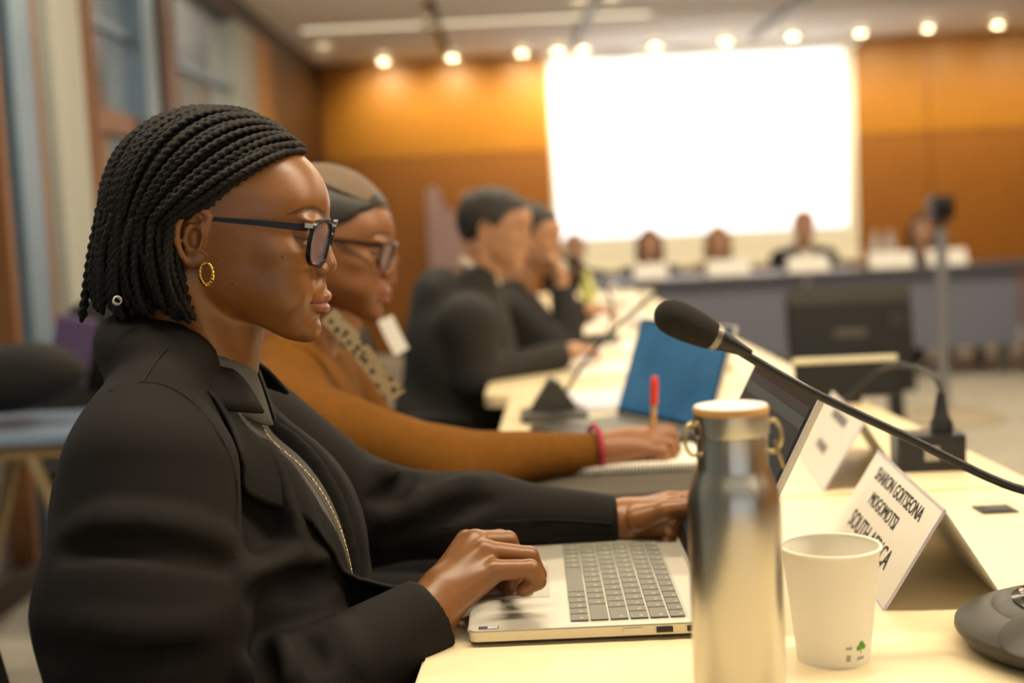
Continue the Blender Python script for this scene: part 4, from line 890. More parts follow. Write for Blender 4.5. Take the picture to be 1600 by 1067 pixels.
for layer, (m0, m1, cnt, rr) in enumerate(((.97, 1.0, 34, .365), (.955, .93, 33, .37), (.93, .85, 24, .42))):
    for i in range(cnt):
        u = max(0.0, (i + .5 * (layer % 2) + random.uniform(-.18, .18)) / cnt)
        el = math.radians(44 + 92 * u); y0 = .10 + .10 * math.sin(u * 3)
        az = math.radians(102 + 80 * (u ** .85) + random.uniform(-2, 2))
        zend = -6.6 + random.uniform(-1.2, .9) - (.8 if u > .3 else 0) + layer * .2
        d0 = (math.cos(el), y0 - .02 * layer, math.sin(el)); d1 = (math.cos(az), -math.sin(az), -.12 + random.uniform(-.05, .05))
        add_twist(resample(twist_path(d0, d1, m0, m1, zend, .9 + layer * .5, .26, fwd=2.6 * max(0, 1 - u * 2.2)), .22), rr * random.uniform(.9, 1.08), random.uniform(.72, .95))
for i in range(11):      # along the near hairline
    u = (i + .3) / 11; x_ = 6.6 - 7.0 * u; z_ = 11.6 - 7.4 * u; y_ = -(1.2 + 6.2 * u ** .55)
    d0 = Vector(((x_ - HC.x) / HR.x, y_ / HR.y, (z_ - HC.z) / HR.z)); m0 = d0.length
    az = math.radians(100.5 + 15 * (1 - u) + random.uniform(-2, 2)); d1 = (math.cos(az), -math.sin(az), -.10)
    add_twist(resample(twist_path(d0, d1, m0, .93, -6.9 + random.uniform(-.8, .8), .9, .12, fwd=3.0), .22), .36, .8)
for i in range(16):     # far side
    u = (i + .5) / 16; el = math.radians(44 + 92 * u); az = math.radians(104 + 78 * u)
    add_twist(resample(twist_path((math.cos(el), .16, math.sin(el)), (math.cos(az), math.sin(az), -.1), .96, .98, -6.8 + random.uniform(-1, 1), 1.0, .15), .3), .5)
# the loose lock at the back
add_twist(resample(twist_path((-.62, -.1, .78), (-1, -.12, -.05), .98, 1.0, -9.6, -.8, .12), .24), .44)
bd = at(210, 462, 1.25)
MB().lathe([(.0035, 0), (.0045, .001), (.0045, .006), (.0035, .007), (.0035, 0)], 16, Matrix.Translation(MH @ Vector((-8.6, -7.4, -6.3))) @ Euler((1.2, .5, .3)).to_matrix().to_4x4(), caps=False).obj('hair_bead', mat('bead_white', 'e8e6e4', .3), W1, True)

# ---- jacket
JF = Field((-.56, .96, .42), (.16, 1.72, 1.09), .0048)
NSH = (-.340, 1.170, .935)
JF.ell((-.312, YC, .765), (.150, .180, .205), 0); JF.ell((-.372, YC, .835), (.113, .185, .185), .04); JF.ell((-.33, YC, .56), (.155, .178, .21), .05)
JF.cap((-.350, 1.195, .952), (-.350, 1.475, .952), .064, .064, .04)
for s in (-1, 1): JF.cap((-.352, YC + s * .115, .975), (-.345, YC + s * .05, 1.022), .045, .040, .04)
JF.chain([(-.342 + .060 * math.cos(RD(a)), YC + .060 * math.sin(RD(a)), 1.032 - .014 * math.cos(RD(a))) for a in range(70, 291, 20)], [.022] * 12, .03)
JF.chain([(-.338, 1.165, .937), (-.342, 1.125, .82), (-.340, 1.105, .675)], [.080, .092, .080], .022)
JF.chain([(-.335, 1.105, .675), (-.215, 1.165, .715), tuple(at(668, 964, 1.25))], [.074, .060, .041], .018)
JF.chain([(-.345, 1.50, .935), (-.20, 1.575, .80), (-.05, 1.585, .785), tuple(at(958, 819, 1.58))], [.078, .062, .051, .037], .03)
# cuffs cut square
cN = at(676, 960, 1.25); aN = (at(676, 960, 1.25) - Vector((-.215, 1.165, .715))).normalized()
def cutter(c, n): return lambda X, Y, Z: -((X - c.x) * n.x + (Y - c.y) * n.y + (Z - c.z) * n.z)
JF.apply(cutter(cN, aN), np.array(cN) - .05, np.array(cN) + .06, .002, 'sub')
cF = at(963, 818, 1.58); aF = Vector((1, 0, -.05)).normalized(); JF.apply(cutter(cF, aF), np.array(cF) - .05, np.array(cF) + .06, .002, 'sub')
# folds, laid on the surface found so far
_V, _Q = JF.surf(); _b = bvh_of(_V, _Q)
def fold(pxs, r, amt, k=.014, op='add'):
    P = []
    for (x, y) in pxs:
        d = ray(x, y).normalized(); h = _b.ray_cast(CAM + d * .6, d)
        if h[0] is None: continue
        n = h[1] if h[1].dot(d) < 0 else -h[1]; P.append(h[0] + n * ((amt - r) if op == 'add' else (r - amt)))
    if len(P) > 1:
        P = catmull(P, 4); m_ = len(P); JF.chain([tuple(p) for p in P], [r * (.55 + .45 * math.sin(math.pi * (i + .5) / m_)) for i in range(m_)], k, op)
fold([(80, 836), (130, 822), (190, 816), (280, 824), (345, 838), (372, 850)], .022, .0025, .012)
fold([(95, 866), (180, 852), (280, 862), (360, 884)], .007, .005, .012, 'sub')
fold([(60, 965), (130, 985), (220, 998), (310, 985), (365, 950)], .022, .002, .012)
fold([(60, 1010), (150, 1030), (300, 1020)], .008, .003, .014, 'sub')
fold([(372, 1035), (388, 1067)], .010, .008, .012); fold([(437, 998), (448, 1030), (452, 1067)], .009, .007, .012); fold([(405, 1020), (418, 1067)], .008, .006, .010, 'sub'); fold([(470, 990), (500, 1040)], .008, .004, .012, 'sub')
fold([(530, 975), (560, 1040)], .010, .004, .014)
fold([(405, 690), (428, 740), (450, 820), (470, 880)], .016, .008, .016); fold([(395, 740), (405, 800), (430, 860)], .014, .008, .02, 'sub')
fold([(385, 905), (440, 885), (500, 880)], .012, .007, .02); fold([(390, 935), (460, 915), (520, 905)], .010, .006, .016, 'sub')
fold([(590, 735), (625, 752), (650, 800)], .010, .007, .016); fold([(605, 815), (680, 775), (745, 750)], .010, .006, .014); fold([(610, 845), (700, 805), (770, 780)], .010, .005, .012, 'sub'); fold([(580, 780), (620, 770), (640, 740)], .008, .005, .012, 'sub')
JF.bumpf(lambda X, Y, Z: .0016 * vnoise(X, Y, Z, 24, 3) + .0012 * vnoise(X, Y, Z, 55, 5))
SF = Field((-.47, 1.1, .5), (-.10, 1.57, 1.03), .007)   # shirt body
SF.ell((-.312, YC, .765), (.141, .155, .190), 0); SF.ell((-.36, YC, .84), (.08, .12, .14), .04); SF.cap((-.328, 1.30, .965), (-.328, 1.37, .965), .054, .054, .04); SF.ell((-.33, YC, .60), (.12, .12, .16), .05)
def vc(z): return YC - np.interp(z, [.77, .80, .95, 1.0, 1.05], [.055, .050, .030, .012, 0])
def vcut(X, Y, Z):
    w_ = np.interp(Z, [.70, .765, .80, .95, 1.0, 1.08], [-.02, -.002, .012, .034, .046, .06]); return np.maximum(np.abs(Y - vc(Z)) - w_, -.32 - X)
JF.apply(vcut, (-.34, 1.2, .74), (-.1, 1.5, 1.09), .003, 'sub')
jV, jQ = JF.surf(); jV = smooth_v(jV, jQ, 2, .5)
jacket = link('jacket', npmesh('jacket', jV, jQ), M_jack, W1); jacket['label'] = 'black tailored jacket'
jb = bvh_of(jV, jQ)
SF.apply(lambda X, Y, Z: np.abs(Y - vc(Z)) - .078 + 0 * X, (-.47, 1.1, .5), (-.1, 1.57, 1.03), .01, 'int')
sV, sQ = SF.surf(); sV = smooth_v(sV, sQ, 1, .5); shirt = link('shirt', npmesh('shirt', sV, sQ), M_shirt, W1); shirt['label'] = 'grey chambray shirt'; sb = bvh_of(sV, sQ)
def seam_line(pxs, Y0, par, mt, r=.0011):
    P = []
    for (x, y) in pxs:
        d = ray(x, y).normalized(); h = jb.ray_cast(CAM + d * .7, d)
        if h[0] is not None: P.append(h[0] + h[1] * .0004)
    o = MB().tube(catmull(P, 6), r, 6).obj('seam', mt, par); return o
M_seam = mat('dark_stitch', '0e0c0a', .9, var=0)
seam_line([(222, 597), (262, 604), (305, 632), (345, 684), (368, 745), (370, 810), (366, 870)], 1, jacket, M_seam)
seam_line([(222, 597), (170, 612), (112, 660), (72, 725), (46, 790)], 1, jacket, M_seam)
seam_line([(262, 542), (240, 570), (222, 597)], 1, jacket, M_seam)
seam_line([(690, 824), (780, 815), (860, 812), (955, 818)], 1, jacket, M_seam)
# lapels, draped from the front
for s in (-1, 1):
    def fn(u, v, s=s):
        z = 1.005 - v * .235; wi = np.interp(z, [.77, .80, .95, 1.0], [.000, .010, .033, .046]); lw = np.interp(z, [.77, .80, .90, .945, .955, 1.005], [.006, .022, .062, .078, .055, .050])
        y = float(vc(z)) + s * (wi - .004 + u * lw); return Vector((.1, y, z)), Vector((-1, 0, 0))
    me = drape(jb, None, lambda u, v: .004 + .006 * math.sin(math.pi * min(1, v * 1.1)) * (.35 + u * .6), 10, 26, fn, .0035); o = link('lapel', me, M_jack2, jacket, False); o.matrix_parent_inverse = (W1.matrix_basis @ jacket.matrix_parent_inverse).inverted()
def sub(name, me, mt, par):
    o = link(name, me, mt, par, False); o.matrix_parent_inverse = (W1.matrix_basis @ par.matrix_parent_inverse).inverted(); return o
def collar_strip(c, rin, rout, zin, zout, a0, a1, n, th, dip=0):
    V = []; nv = 6
    for i in range(n + 1):
        t = i / n; a = a0 + (a1 - a0) * t; fr = .5 + .5 * math.cos(a)      # fr=1 at the front
        for j in range(nv + 1):
            q = j / nv; r_ = rin(fr) + (rout(fr) - rin(fr)) * q; z = zin(fr) + (zout(fr) - zin(fr)) * q + .010 * math.sin(math.pi * q) * (1 - .4 * fr)
            V.append(Vector((c[0] + r_ * math.cos(a), c[1] + r_ * math.sin(a), z)))
    bm = bmesh.new(); bv = [bm.verts.new(v) for v in V]
    for i in range(n):
        for j in range(nv): bm.faces.new([bv[i * (nv + 1) + j], bv[(i + 1) * (nv + 1) + j], bv[(i + 1) * (nv + 1) + j + 1], bv[i * (nv + 1) + j + 1]])
    bmesh.ops.recalc_face_normals(bm, faces=bm.faces); bmesh.ops.solidify(bm, geom=bm.faces[:], thickness=th); me = bpy.data.meshes.new('c'); bm.to_mesh(me); bm.free(); me.polygons.foreach_set('use_smooth', [True] * len(me.polygons)); return me
RD = math.radians
sub('collar', collar_strip((-.342, YC), lambda f: .062 + .014 * f, lambda f: .084 + .038 * f, lambda f: 1.072 - .060 * f, lambda f: 1.032 - .062 * f, RD(38), RD(322), 40, .004), M_jack2, jacket)
sub('shirt_collar', collar_strip((-.338, YC), lambda f: .0625 + .003 * f, lambda f: .070 + .016 * f ** 3, lambda f: 1.072 - .048 * f, lambda f: 1.035 - .082 * f ** 2, RD(7), RD(353), 48, .0025), M_shirt, shirt)
# necklace: chain of small beads down the front
pts = []
for i in range(60):
    t = i / 59; z = .958 - t * .165; h = sb.ray_cast(Vector((.1, float(vc(z)) + .004, z)), Vector((-1, 0, 0)))
    if h[0] is not None: pts.append(h[0] + Vector((.004, 0, 0)))
ch = MB(); pp = catmull(pts, 2)
for i, p in enumerate(pp[::1]):
    ch.lathe([(0, -.0011), (.0010, -.0006), (.0012, 0), (.0010, .0006), (0, .0011)], 6, Matrix.Translation(p) @ Matrix.Rotation(i * .9, 4, 'X'), caps=False)
o = ch.obj('necklace_chain', mat('pale_gold', 'd9c79a', .25, 1), W1, True)
p = pp[-1]; MB().lathe([(0, -.014), (.0016, -.012), (.0022, -.004), (.0026, 0), (.0010, .003), (0, .004)], 10, Matrix.Translation(p + Vector((.002, 0, -.004)))).obj('pendant', MATS['pale_gold'], W1, True)

TR = limb_mesh([((-.34, YC - .09, .50), (.06, YC - .10, .50), .095, .072), ((.06, YC - .10, .50), (.04, YC - .10, .07), .070, .05), ((-.34, YC + .09, .50), (.06, YC + .10, .50), .095, .072), ((.06, YC + .10, .50), (.04, YC + .10, .07), .070, .05)], .012)
link('trousers', npmesh('trousers', TR[0], TR[1]), mat('black_trousers', '131110', .8), W1)
# ------------------------------------------------------------------ other people
lowF = head_field(.30); lV, lQ = lowF.surf(); l_lip, l_brow = head_attrs(lV)
farF = head_field(.55); fV, fQ = farF.surf(); f_lip, f_brow = head_attrs(fV)
def hair_field(style, h):
    F = Field((-15, -12, -22), (12, 12, 16), h)
    F.ell((-.7, 0, 4.0), (10.5, 8.1, 9.4), 0); F.ell((3.0, 0, 5.6), (6.8, 6.6, 6.6), 1.2)
    bx_, bz_ = {'short': ([-12, -4, -2.2, -1.6, .6, 1.4, 3.2, 5.0, 7.0, 9.0], [-6, -5, -2, 3.4, 2.2, 3.0, 7.2, 8.6, 9.6, 10.2]),
              'swept': ([-12, -4, -2.2, -1.6, .6, 1.6, 4.0, 6.0, 7.5, 9.0], [-5, -4, -1, 3.4, 3.4, 4.6, 6.2, 8.0, 9.0, 9.6]),
              'long': ([-12, -4, -2.2, -1.0, 1.0, 2.6, 4.0, 6.0, 7.5, 9.0], [-6, -6, -6, -6, -2, 4.6, 6.4, 8.0, 9.2, 9.8]),
              'bald': ([-12, -4, -2.2, -1.6, .2, .8, 1.5, 3.0, 4.0, 9.0], [-6, -5, -2, 3.4, 3.0, 6.0, 20, 20, 20, 20])}[style]
    F.apply(lambda X, Y, Z: (np.interp(X, bx_, bz_) - Z) * .55 + .08 * np.sin(Y * 3.1) + 0 * Y, (-15, -12, -22), (12, 12, 16), .5, 'int')
    if style == 'swept':
        F.ell((-10.2, 0, 4.5), (3.6, 4.2, 4.2), 1.2)
    if style == 'long':
        for s in (-1, 1): F.chain([(0.5, s * 7.2, 6), (-2.5, s * 8.0, 0), (-2.0, s * 8.2, -8), (-1.5, s * 7.5, -15)], [2.0, 2.3, 2.3, 1.6], 1.5)
        F.chain([(-8, 0, 4), (-8.5, 0, -4), (-7, 0, -12)], [4, 5, 4], 2)
    if style == 'short': F.bumpf(lambda X, Y, Z: .25 * vnoise(X, Y, Z, 2.2, 9))
    return F.surf()
def bg_person(label, ear, pitch, yaw, skin, gm, hairm, style, arms, far=True, lean=.06, sc_=.01, wide=.175, extra=None, wrr=.040, hands=None, torso_h=.60):
    """arms: list of (side, elbow, wrist, hand direction)"""
    ear = Vector(ear); f = Vector((math.cos(RD(yaw)), math.sin(RD(yaw)), 0)); l = Vector((-f.y, f.x, 0)); up = Vector((0, 0, 1))
    sh = ear - f * .055 - up * .195; hip = ear - f * (.055 + lean + .05) - up * torso_h
    P = empty('person', (hip.x, hip.y, 0), label, 'person'); M = place_head(ear, pitch, yaw, 0, sc_)
    V, Q, lp, br = (fV, fQ, f_lip, f_brow) if far else (lV, lQ, l_lip, l_brow)
    parts = [(tr(M, V), Q, {'lip': lp * .7, 'brow': br})]
    for (s, el, wr_, hd) in arms:
        wr_ = Vector(wr_); hd = Vector(hd).normalized(); sd = hd.cross(up).normalized() if abs(hd.z) < .95 else l; nn = sd.cross(hd)
        pr = [(tuple(wr_ - hd * .05), tuple(wr_), .026, .025, .01), (tuple(wr_), tuple(wr_ + hd * .06), .026, .024, .015)]
        for i in range(4):
            o = sd * (i - 1.5) * .019; m0 = wr_ + hd * .075 + o; ln = (.062, .072, .068, .052)[i]; m1 = m0 + hd * ln * .55 - nn * .012 * 1; m2 = m1 + (hd * .5 - nn * .8).normalized() * ln * .45
            pr += [(tuple(wr_ + hd * .02 + o * .6), tuple(m0), .017, .0115, .012), (tuple(m0), tuple(m1), .0108, .0098, .004), (tuple(m1), tuple(m2), .0098, .0080, .004)]
        t0 = wr_ + hd * .02 + sd * s * -.02; t1 = t0 + (hd * .8 - sd * s * .5).normalized() * .045; t2 = t1 + (hd - nn * .4).normalized() * .035
        pr += [(tuple(t0), tuple(t1), .015, .0115, .008), (tuple(t1), tuple(t2), .0115, .009, .004)]
        if hands and s in hands: pr = hands[s]
        parts.append(hand_mesh(pr, .006 if far else .0032, .006))
    parts.append(limb_mesh([(tuple(sh + up * .04), tuple(sh - up * .04), .06, .08), (tuple(sh - up * .08), tuple(hip + up * .12), .10, .11)], .012))
    V_, F_, A_ = merge(parts); link('body', npmesh('body', V_, F_, A_), skin, P)
    h = .012 if far else .0075; lo = np.minimum(np.array(sh), np.array(hip)) - .42; hi = np.maximum(np.array(sh), np.array(hip)) + .42
    for a in arms:
        for q in (a[1], a[2]): lo = np.minimum(lo, np.array(q) - .1); hi = np.maximum(hi, np.array(q) + .1)
    lo[2] = max(lo[2], .38); G = Field(lo, hi, h)
    R = Euler((0, 0, RD(yaw)))
    ch = sh * .58 + hip * .42 + f * .02
    G.ell(tuple(ch + up * .02), (.135, wide + .005, .22), 0, R); G.ell(tuple(hip + up * .06), (.15, wide, .20), .05, R)
    G.cap(tuple(sh - up * .02 - l * (wide - .03)), tuple(sh - up * .02 + l * (wide - .03)), .062, .062, .05)
    for s in (-1, 1): G.cap(tuple(sh + up * .0 + l * s * .10), tuple(sh + up * .045 + l * s * .045), .045, .035, .04)
    used = set()
    for (s, el, wr_, hd) in arms:
        used.add(s); S = sh - up * .035 + l * s * wide; G.chain([tuple(S), tuple(el), tuple(wr_)], [.08, .052, wrr], .025)
    for s in (-1, 1):
        if s not in used:
            S = sh - up * .035 + l * s * wide; E_ = S - up * .27 - f * .03; G.chain([tuple(S), tuple(E_), tuple(E_ + f * .18 - l * s * .04 + up * .02)], [.075, .06, .05], .025)
    if extra: extra(G, sh, hip, f, l)
    G.bumpf(lambda X, Y, Z: .003 * vnoise(X, Y, Z, 30, 4) + .0015 * vnoise(X, Y, Z, 60, 8))
    gV, gQ = G.surf(); gV = smooth_v(gV, gQ, 1, .5); gar = link('garment', npmesh('garment', gV, gQ), gm, P)
    kx = hip + f * .44; tp = []
    for s in (-1, 1): tp += [(tuple(hip + l * s * .09 + up * (.50 - hip.z)), tuple(kx + l * s * .10 + up * (.50 - kx.z)), .095, .07), (tuple(kx + l * s * .10 + up * (.50 - kx.z)), tuple(kx - f * .02 + l * s * .10 + up * (.06 - kx.z)), .068, .05)]
    tq = limb_mesh(tp, .02); link('trousers', npmesh('trousers', tq[0], tq[1]), mat('dark_trousers', '1a191b', .8), P)
    if style:
        V2, Q2 = hair_field(style, .3 if not far else .6); link('hair', npmesh('hair', tr(M, V2), Q2), hairm, P)
    eyes(M, P) if not far else None
    return P, M, sh, hip, f, l, (gV, gQ)
def from_nose(px, py, Y, pitch, yaw, s=.01):
    n = at(px, py, Y); return n - (place_head((0, 0, 0), pitch, yaw, 0, s) @ Vector((11.3, 0, -.4)))
M_skin2 = skin_mat('skin_warm_brown', '85542e', '8a4440', '1a0f0a', .42, .1); M_skin3 = skin_mat('skin_tan', 'b0805c', 'a0604c', '241812', .45, .1); M_skin4 = skin_mat('skin_light', 'c89a7c', 'b0705e', '5a4028', .45, .1)
M_camel = mat('camel_knit', '6c4412', .92, var=.12, scale=60, bump=.6, bscale=300, spec=.2); M_coat = mat('charcoal_coat', '24221f', .8, var=.1, scale=30, bump=.3, bscale=300)
M_blk = mat('black_cloth', '161412', .85, var=.1); M_hair2 = mat('dark_hair_soft', '1c1510', .45, var=.3, scale=90, stretch=(1, 1, 6)); M_hair3 = mat('salt_black_hair', '2a2622', .6, var=.4, scale=120); M_fair = mat('fair_hair', 'b08a58', .6, var=.3, scale=80); M_brn = mat('brown_hair', '4a2e1c', .6, var=.3, scale=80)
# woman in brown
ear2 = from_nose(617, 424, 1.98, 13, -3)
wq = at(930, 706, 2.03); kn = [at(1003, 676, 2.075), at(1010, 680, 2.055), at(1010, 690, 2.04), at(1006, 702, 2.028)]
hp2 = [(tuple(at(915, 707, 2.03)), tuple(wq), .027, .026, .01), (tuple(wq), tuple(at(975, 696, 2.05)), .028, .029, .012)]
for q in kn: hp2.append((tuple(wq + (q - wq) * .2), tuple(q), .022, .0135, .012))
for P_, r_ in (([kn[0], at(1046, 672, 2.085), at(1052, 694, 2.085), at(1034, 712, 2.08)], .0112), ([kn[1], at(1050, 680, 2.06), at(1056, 700, 2.065), at(1036, 716, 2.065)], .0112), ([kn[2], at(1046, 694, 2.04), at(1050, 712, 2.04), at(1026, 720, 2.04)], .0108), ([kn[3], at(1036, 706, 2.022), at(1038, 720, 2.025), at(1016, 722, 2.03)], .0100)):
    for i in range(3): hp2.append((tuple(P_[i]), tuple(P_[i + 1]), r_ * (1 - .07 * i), r_ * (1 - .07 * (i + 1)), .003))
hp2 += [(tuple(at(965, 690, 2.09)), tuple(at(1010, 678, 2.10)), .016, .0125, .008), (tuple(at(1010, 678, 2.10)), tuple(at(1032, 700, 2.09)), .0122, .0100, .004)]
P2, M2h, sh2, hip2, f2_, l2_, (g2V, g2Q) = bg_person('woman in a camel brown sweater and glasses writing in a notebook', ear2, 13, -3, M_skin2, M_camel, M_hair2, 'swept',
    [(-1, at(690, 727, 1.88), at(930, 706, 2.03), (at(1010, 700, 2.05) - at(930, 706, 2.03))), (1, ear2 + Vector((.05, .30, -.36)), ear2 + Vector((.28, .16, -.36)), (1, -.3, 0))], far=False, lean=.05, wide=.185, wrr=.032, hands={-1: hp2})
glasses(M2h, P2, mat('brown_tortoise', '2a1a12', .2), M_lens, mat('brown_tortoise', '2a1a12', .2), 3.9, .15)
def sub2(name, me, mt, par): return link(name, me, mt, par)
# head wrap: pale band over the crown
WF = Field((-13, -10, -3), (10, 10, 16), .3); WF.ell((-.9, 0, 4.4), (10.9, 8.4, 9.7), 0)
WF.apply(lambda X, Y, Z: -((X * .22 + (Z - 4) * .97) - 6.4 + 0 * Y), (-13, -10, -3), (10, 10, 16), .4, 'int'); wV, wQ = WF.surf()
link('head_wrap', npmesh('head_wrap', tr(M2h, wV), wQ), mat('taupe_wrap', '6a5846', .7, var=.15), P2)
b2 = bvh_of(g2V, g2Q)
# patterned scarf hanging along the front and bracelet
def strip(px_list, Y0, wdt, nm, mt, par, bvh, ofs=.006):
    V = []; 
    for (x, y) in px_list:
        d = ray(x, y).normalized(); h = bvh.ray_cast(CAM + d * 1.2, d); V.append((h[0] if h[0] is not None else at(x, y, Y0)) - d * ofs)
    C_ = catmull(V, 6); b = MB(); vs = []
    for i, p in enumerate(C_):
        t = (C_[min(i + 1, len(C_) - 1)] - C_[max(i - 1, 0)]).normalized(); d = (p - CAM).normalized(); s_ = t.cross(d).normalized()
        for (a, q) in ((-1, 0), (1, 0), (1, .006), (-1, .006)): vs.append(p + s_ * a * wdt - d * q)
    n = len(C_); b.add(vs, [(i * 4 + j, i * 4 + (j + 1) % 4, (i + 1) * 4 + (j + 1) % 4, (i + 1) * 4 + j) for i in range(n - 1) for j in range(4)] + [(3, 2, 1, 0), tuple((n - 1) * 4 + j for j in range(4))]); return b.obj(nm, mt, par)
M_scarf = bpy.data.materials.new('printed_scarf'); M_scarf.use_nodes = True; nt = M_scarf.node_tree
tc = nt.nodes.new('ShaderNodeTexCoord'); vo = nt.nodes.new('ShaderNodeTexVoronoi'); vo.inputs['Scale'].default_value = 85; rp = nt.nodes.new('ShaderNodeValToRGB')
rp.color_ramp.elements[0].color = (*lin('2a1f16'), 1); rp.color_ramp.elements[0].position = .25; rp.color_ramp.elements[1].color = (*lin('8f7c5c'), 1); rp.color_ramp.elements[1].position = .5
nt.links.new(tc.outputs['Object'], vo.inputs['Vector']); nt.links.new(vo.outputs['Distance'], rp.inputs[0]); nt.links.new(rp.outputs[0], nt.nodes['Principled BSDF'].inputs['Base Color']); nt.nodes['Principled BSDF'].inputs['Roughness'].default_value = .8
strip([(512, 492), (545, 525), (585, 575), (622, 620)], 1.9, .014, 'scarf', M_scarf, P2, b2)
wv = at(930, 706, 2.03); ax = (at(1010, 700, 2.05) - wv).normalized(); Mb_ = Matrix.Translation(at(930, 702, 2.03)) @ ax.to_track_quat('Z', 'Y').to_matrix().to_4x4()
MB().tube([Mb_ @ Vector((.0385 * math.cos(a), .0375 * math.sin(a), 0)) for a in np.linspace(0, 6.283, 32, endpoint=False)], .0045, 8, closed=True).obj('bracelet', mat('crimson_cord', 'a0243c', .6), P2, True)
pen = empty('pen', at(1023, 655, 2.06), 'pen with a bright red cap upright in the writing hand', 'pen')
a_, b_ = at(1019, 712, 2.065), at(1023, 588, 2.045); q_ = (b_ - a_); L_ = q_.length; Mq = Matrix.Translation(a_) @ q_.to_track_quat('Z', 'Y').to_matrix().to_4x4()
MB().lathe([(0, -.03), (.0015, -.025), (.004, -.01), (.0045, 0), (.0045, L_ - .045), (0, L_ - .045)], 14, Mq, caps=False).obj('barrel', mat('pen_amber', 'c89a5a', .3), pen, True)
MB().lathe([(0, L_ - .046), (.0062, L_ - .046), (.0066, L_ - .02), (.0058, L_ - .004), (.003, L_), (0, L_)], 16, Mq, caps=False).obj('cap', mat('pen_red', 'd83a1c', .35), pen, True)
# person in black half hidden behind her
ear3 = at(540, 398, 2.75)
P3, M3h, sh3, hip3, f3, l3, (g3V, g3Q) = bg_person('person in black half hidden behind the woman in brown', ear3, 8, -5, M_skin2, M_blk, M_hair2, 'short', [(-1, ear3 + Vector((.03, -.20, -.46)), ear3 + Vector((.16, -.06, -.44)), (1, .3, 0))], far=False)
b3 = bvh_of(g3V, g3Q); strip([(602, 497), (612, 520), (628, 550)], 2.6, .016, 'badge', mat('badge_white', 'efe9dc', .5), P3, b3, .004)
# man in the dark coat
ear4 = from_nose(830, 384, 3.58, 16, -4)
def hood(G, sh, hip, f, l):
    G.ell(tuple(sh - f * .10 + Vector((0, 0, .04))), (.075, .14, .075), .04); G.ell(tuple(sh - f * .09 - Vector((0, 0, .12))), (.12, .21, .18), .05)
    G.cap(tuple(sh + f * .01 + Vector((0, 0, .06)) + l * .07), tuple(sh + f * .01 + Vector((0, 0, .06)) - l * .07), .055, .055, .03)
P4, M4h, *_r4 = bg_person('man in a dark hooded coat leaning over the third table', ear4, 16, -4, M_skin3, M_coat, M_hair3, 'short',
    [(-1, at(745, 590, 3.38), at(872, 556, 3.54), (at(905, 545, 3.58) - at(872, 556, 3.54)))], far=False, wide=.205, extra=hood, sc_=.0100)
MB().tube([M4h @ Vector(p) for p in ((-6.5, -4.5, -8.5), (-3, -6.2, -9.8), (1, -5.5, -11.2), (4, -2, -12.4), (4.3, 0, -12.6))], .012, 8).obj('shirt_collar', mat('collar_white', 'd8d2c6', .7), P4, True)
# person with a hand at the chin
ear5 = from_nose(878, 392, 4.16, 14, -6)
hd5 = ear5 + Vector((.10, -.06, -.10))
P5, M5h, *_r5 = bg_person('dark haired person resting chin on hand beyond the man in the coat', ear5, 14, -6, M_skin3, M_blk, M_hair2, 'short', [(-1, ear5 + Vector((.12, -.20, -.38)), ear5 + Vector((.10, -.10, -.17)), (.0, .25, 1)), (1, ear5 + Vector((.10, .24, -.36)), at(905, 486, 4.5), (1, -.1, .05))], far=False)
# head table
def headp(px, py, Y, label, skin, gm, hm, style, pitch=4, yaw=-95):
    e = at(px, py, Y); return bg_person(label, e, pitch, yaw, skin, gm, hm, style, [(1, e + Vector((.19, -.02, -.36)), e + Vector((.14, -.28, -.40)), (-.5, -1, -.1)), (-1, e + Vector((-.19, -.02, -.36)), e + Vector((-.16, -.28, -.40)), (.5, -1, -.1))])
Pj, Mj, shj, hj, fj, lj, _g = headp(1256, 356, 9.45, 'person in a dark jacket and white shirt at the middle of the head table', M_skin4, mat('navy_jacket', '191a22', .8), M_fair, 'short')
bj = bvh_of(*_g); MB().prism([(-.06, .04), (.06, .04), (.045, -.22), (-.045, -.22)], 0, .02, Matrix(((1, 0, 0, shj.x - .005), (0, 0, -1, shj.y - .118), (0, 1, 0, shj.z - .01), (0, 0, 0, 1)))).obj('white_shirt', mat('shirt_white', 'dcd8d0', .7), Pj)
headp(1015, 384, 9.45, 'brown haired person under the left part of the screen', M_skin4, mat('dark_knit', '2a282c', .85), M_brn, 'long')
headp(1122, 380, 9.45, 'fair haired person in beige at the head table', M_skin4, mat('beige_top', '8a7458', .85), M_fair, 'long')
headp(1440, 362, 9.40, 'person in dark clothes behind the camera stand', M_skin4, mat('dark_top', '2c2a2a', .85), M_brn, 'long')
headp(898, 392, 9.6, 'bald person at the left end of the head table', M_skin4, M_blk, M_hair3, 'bald')
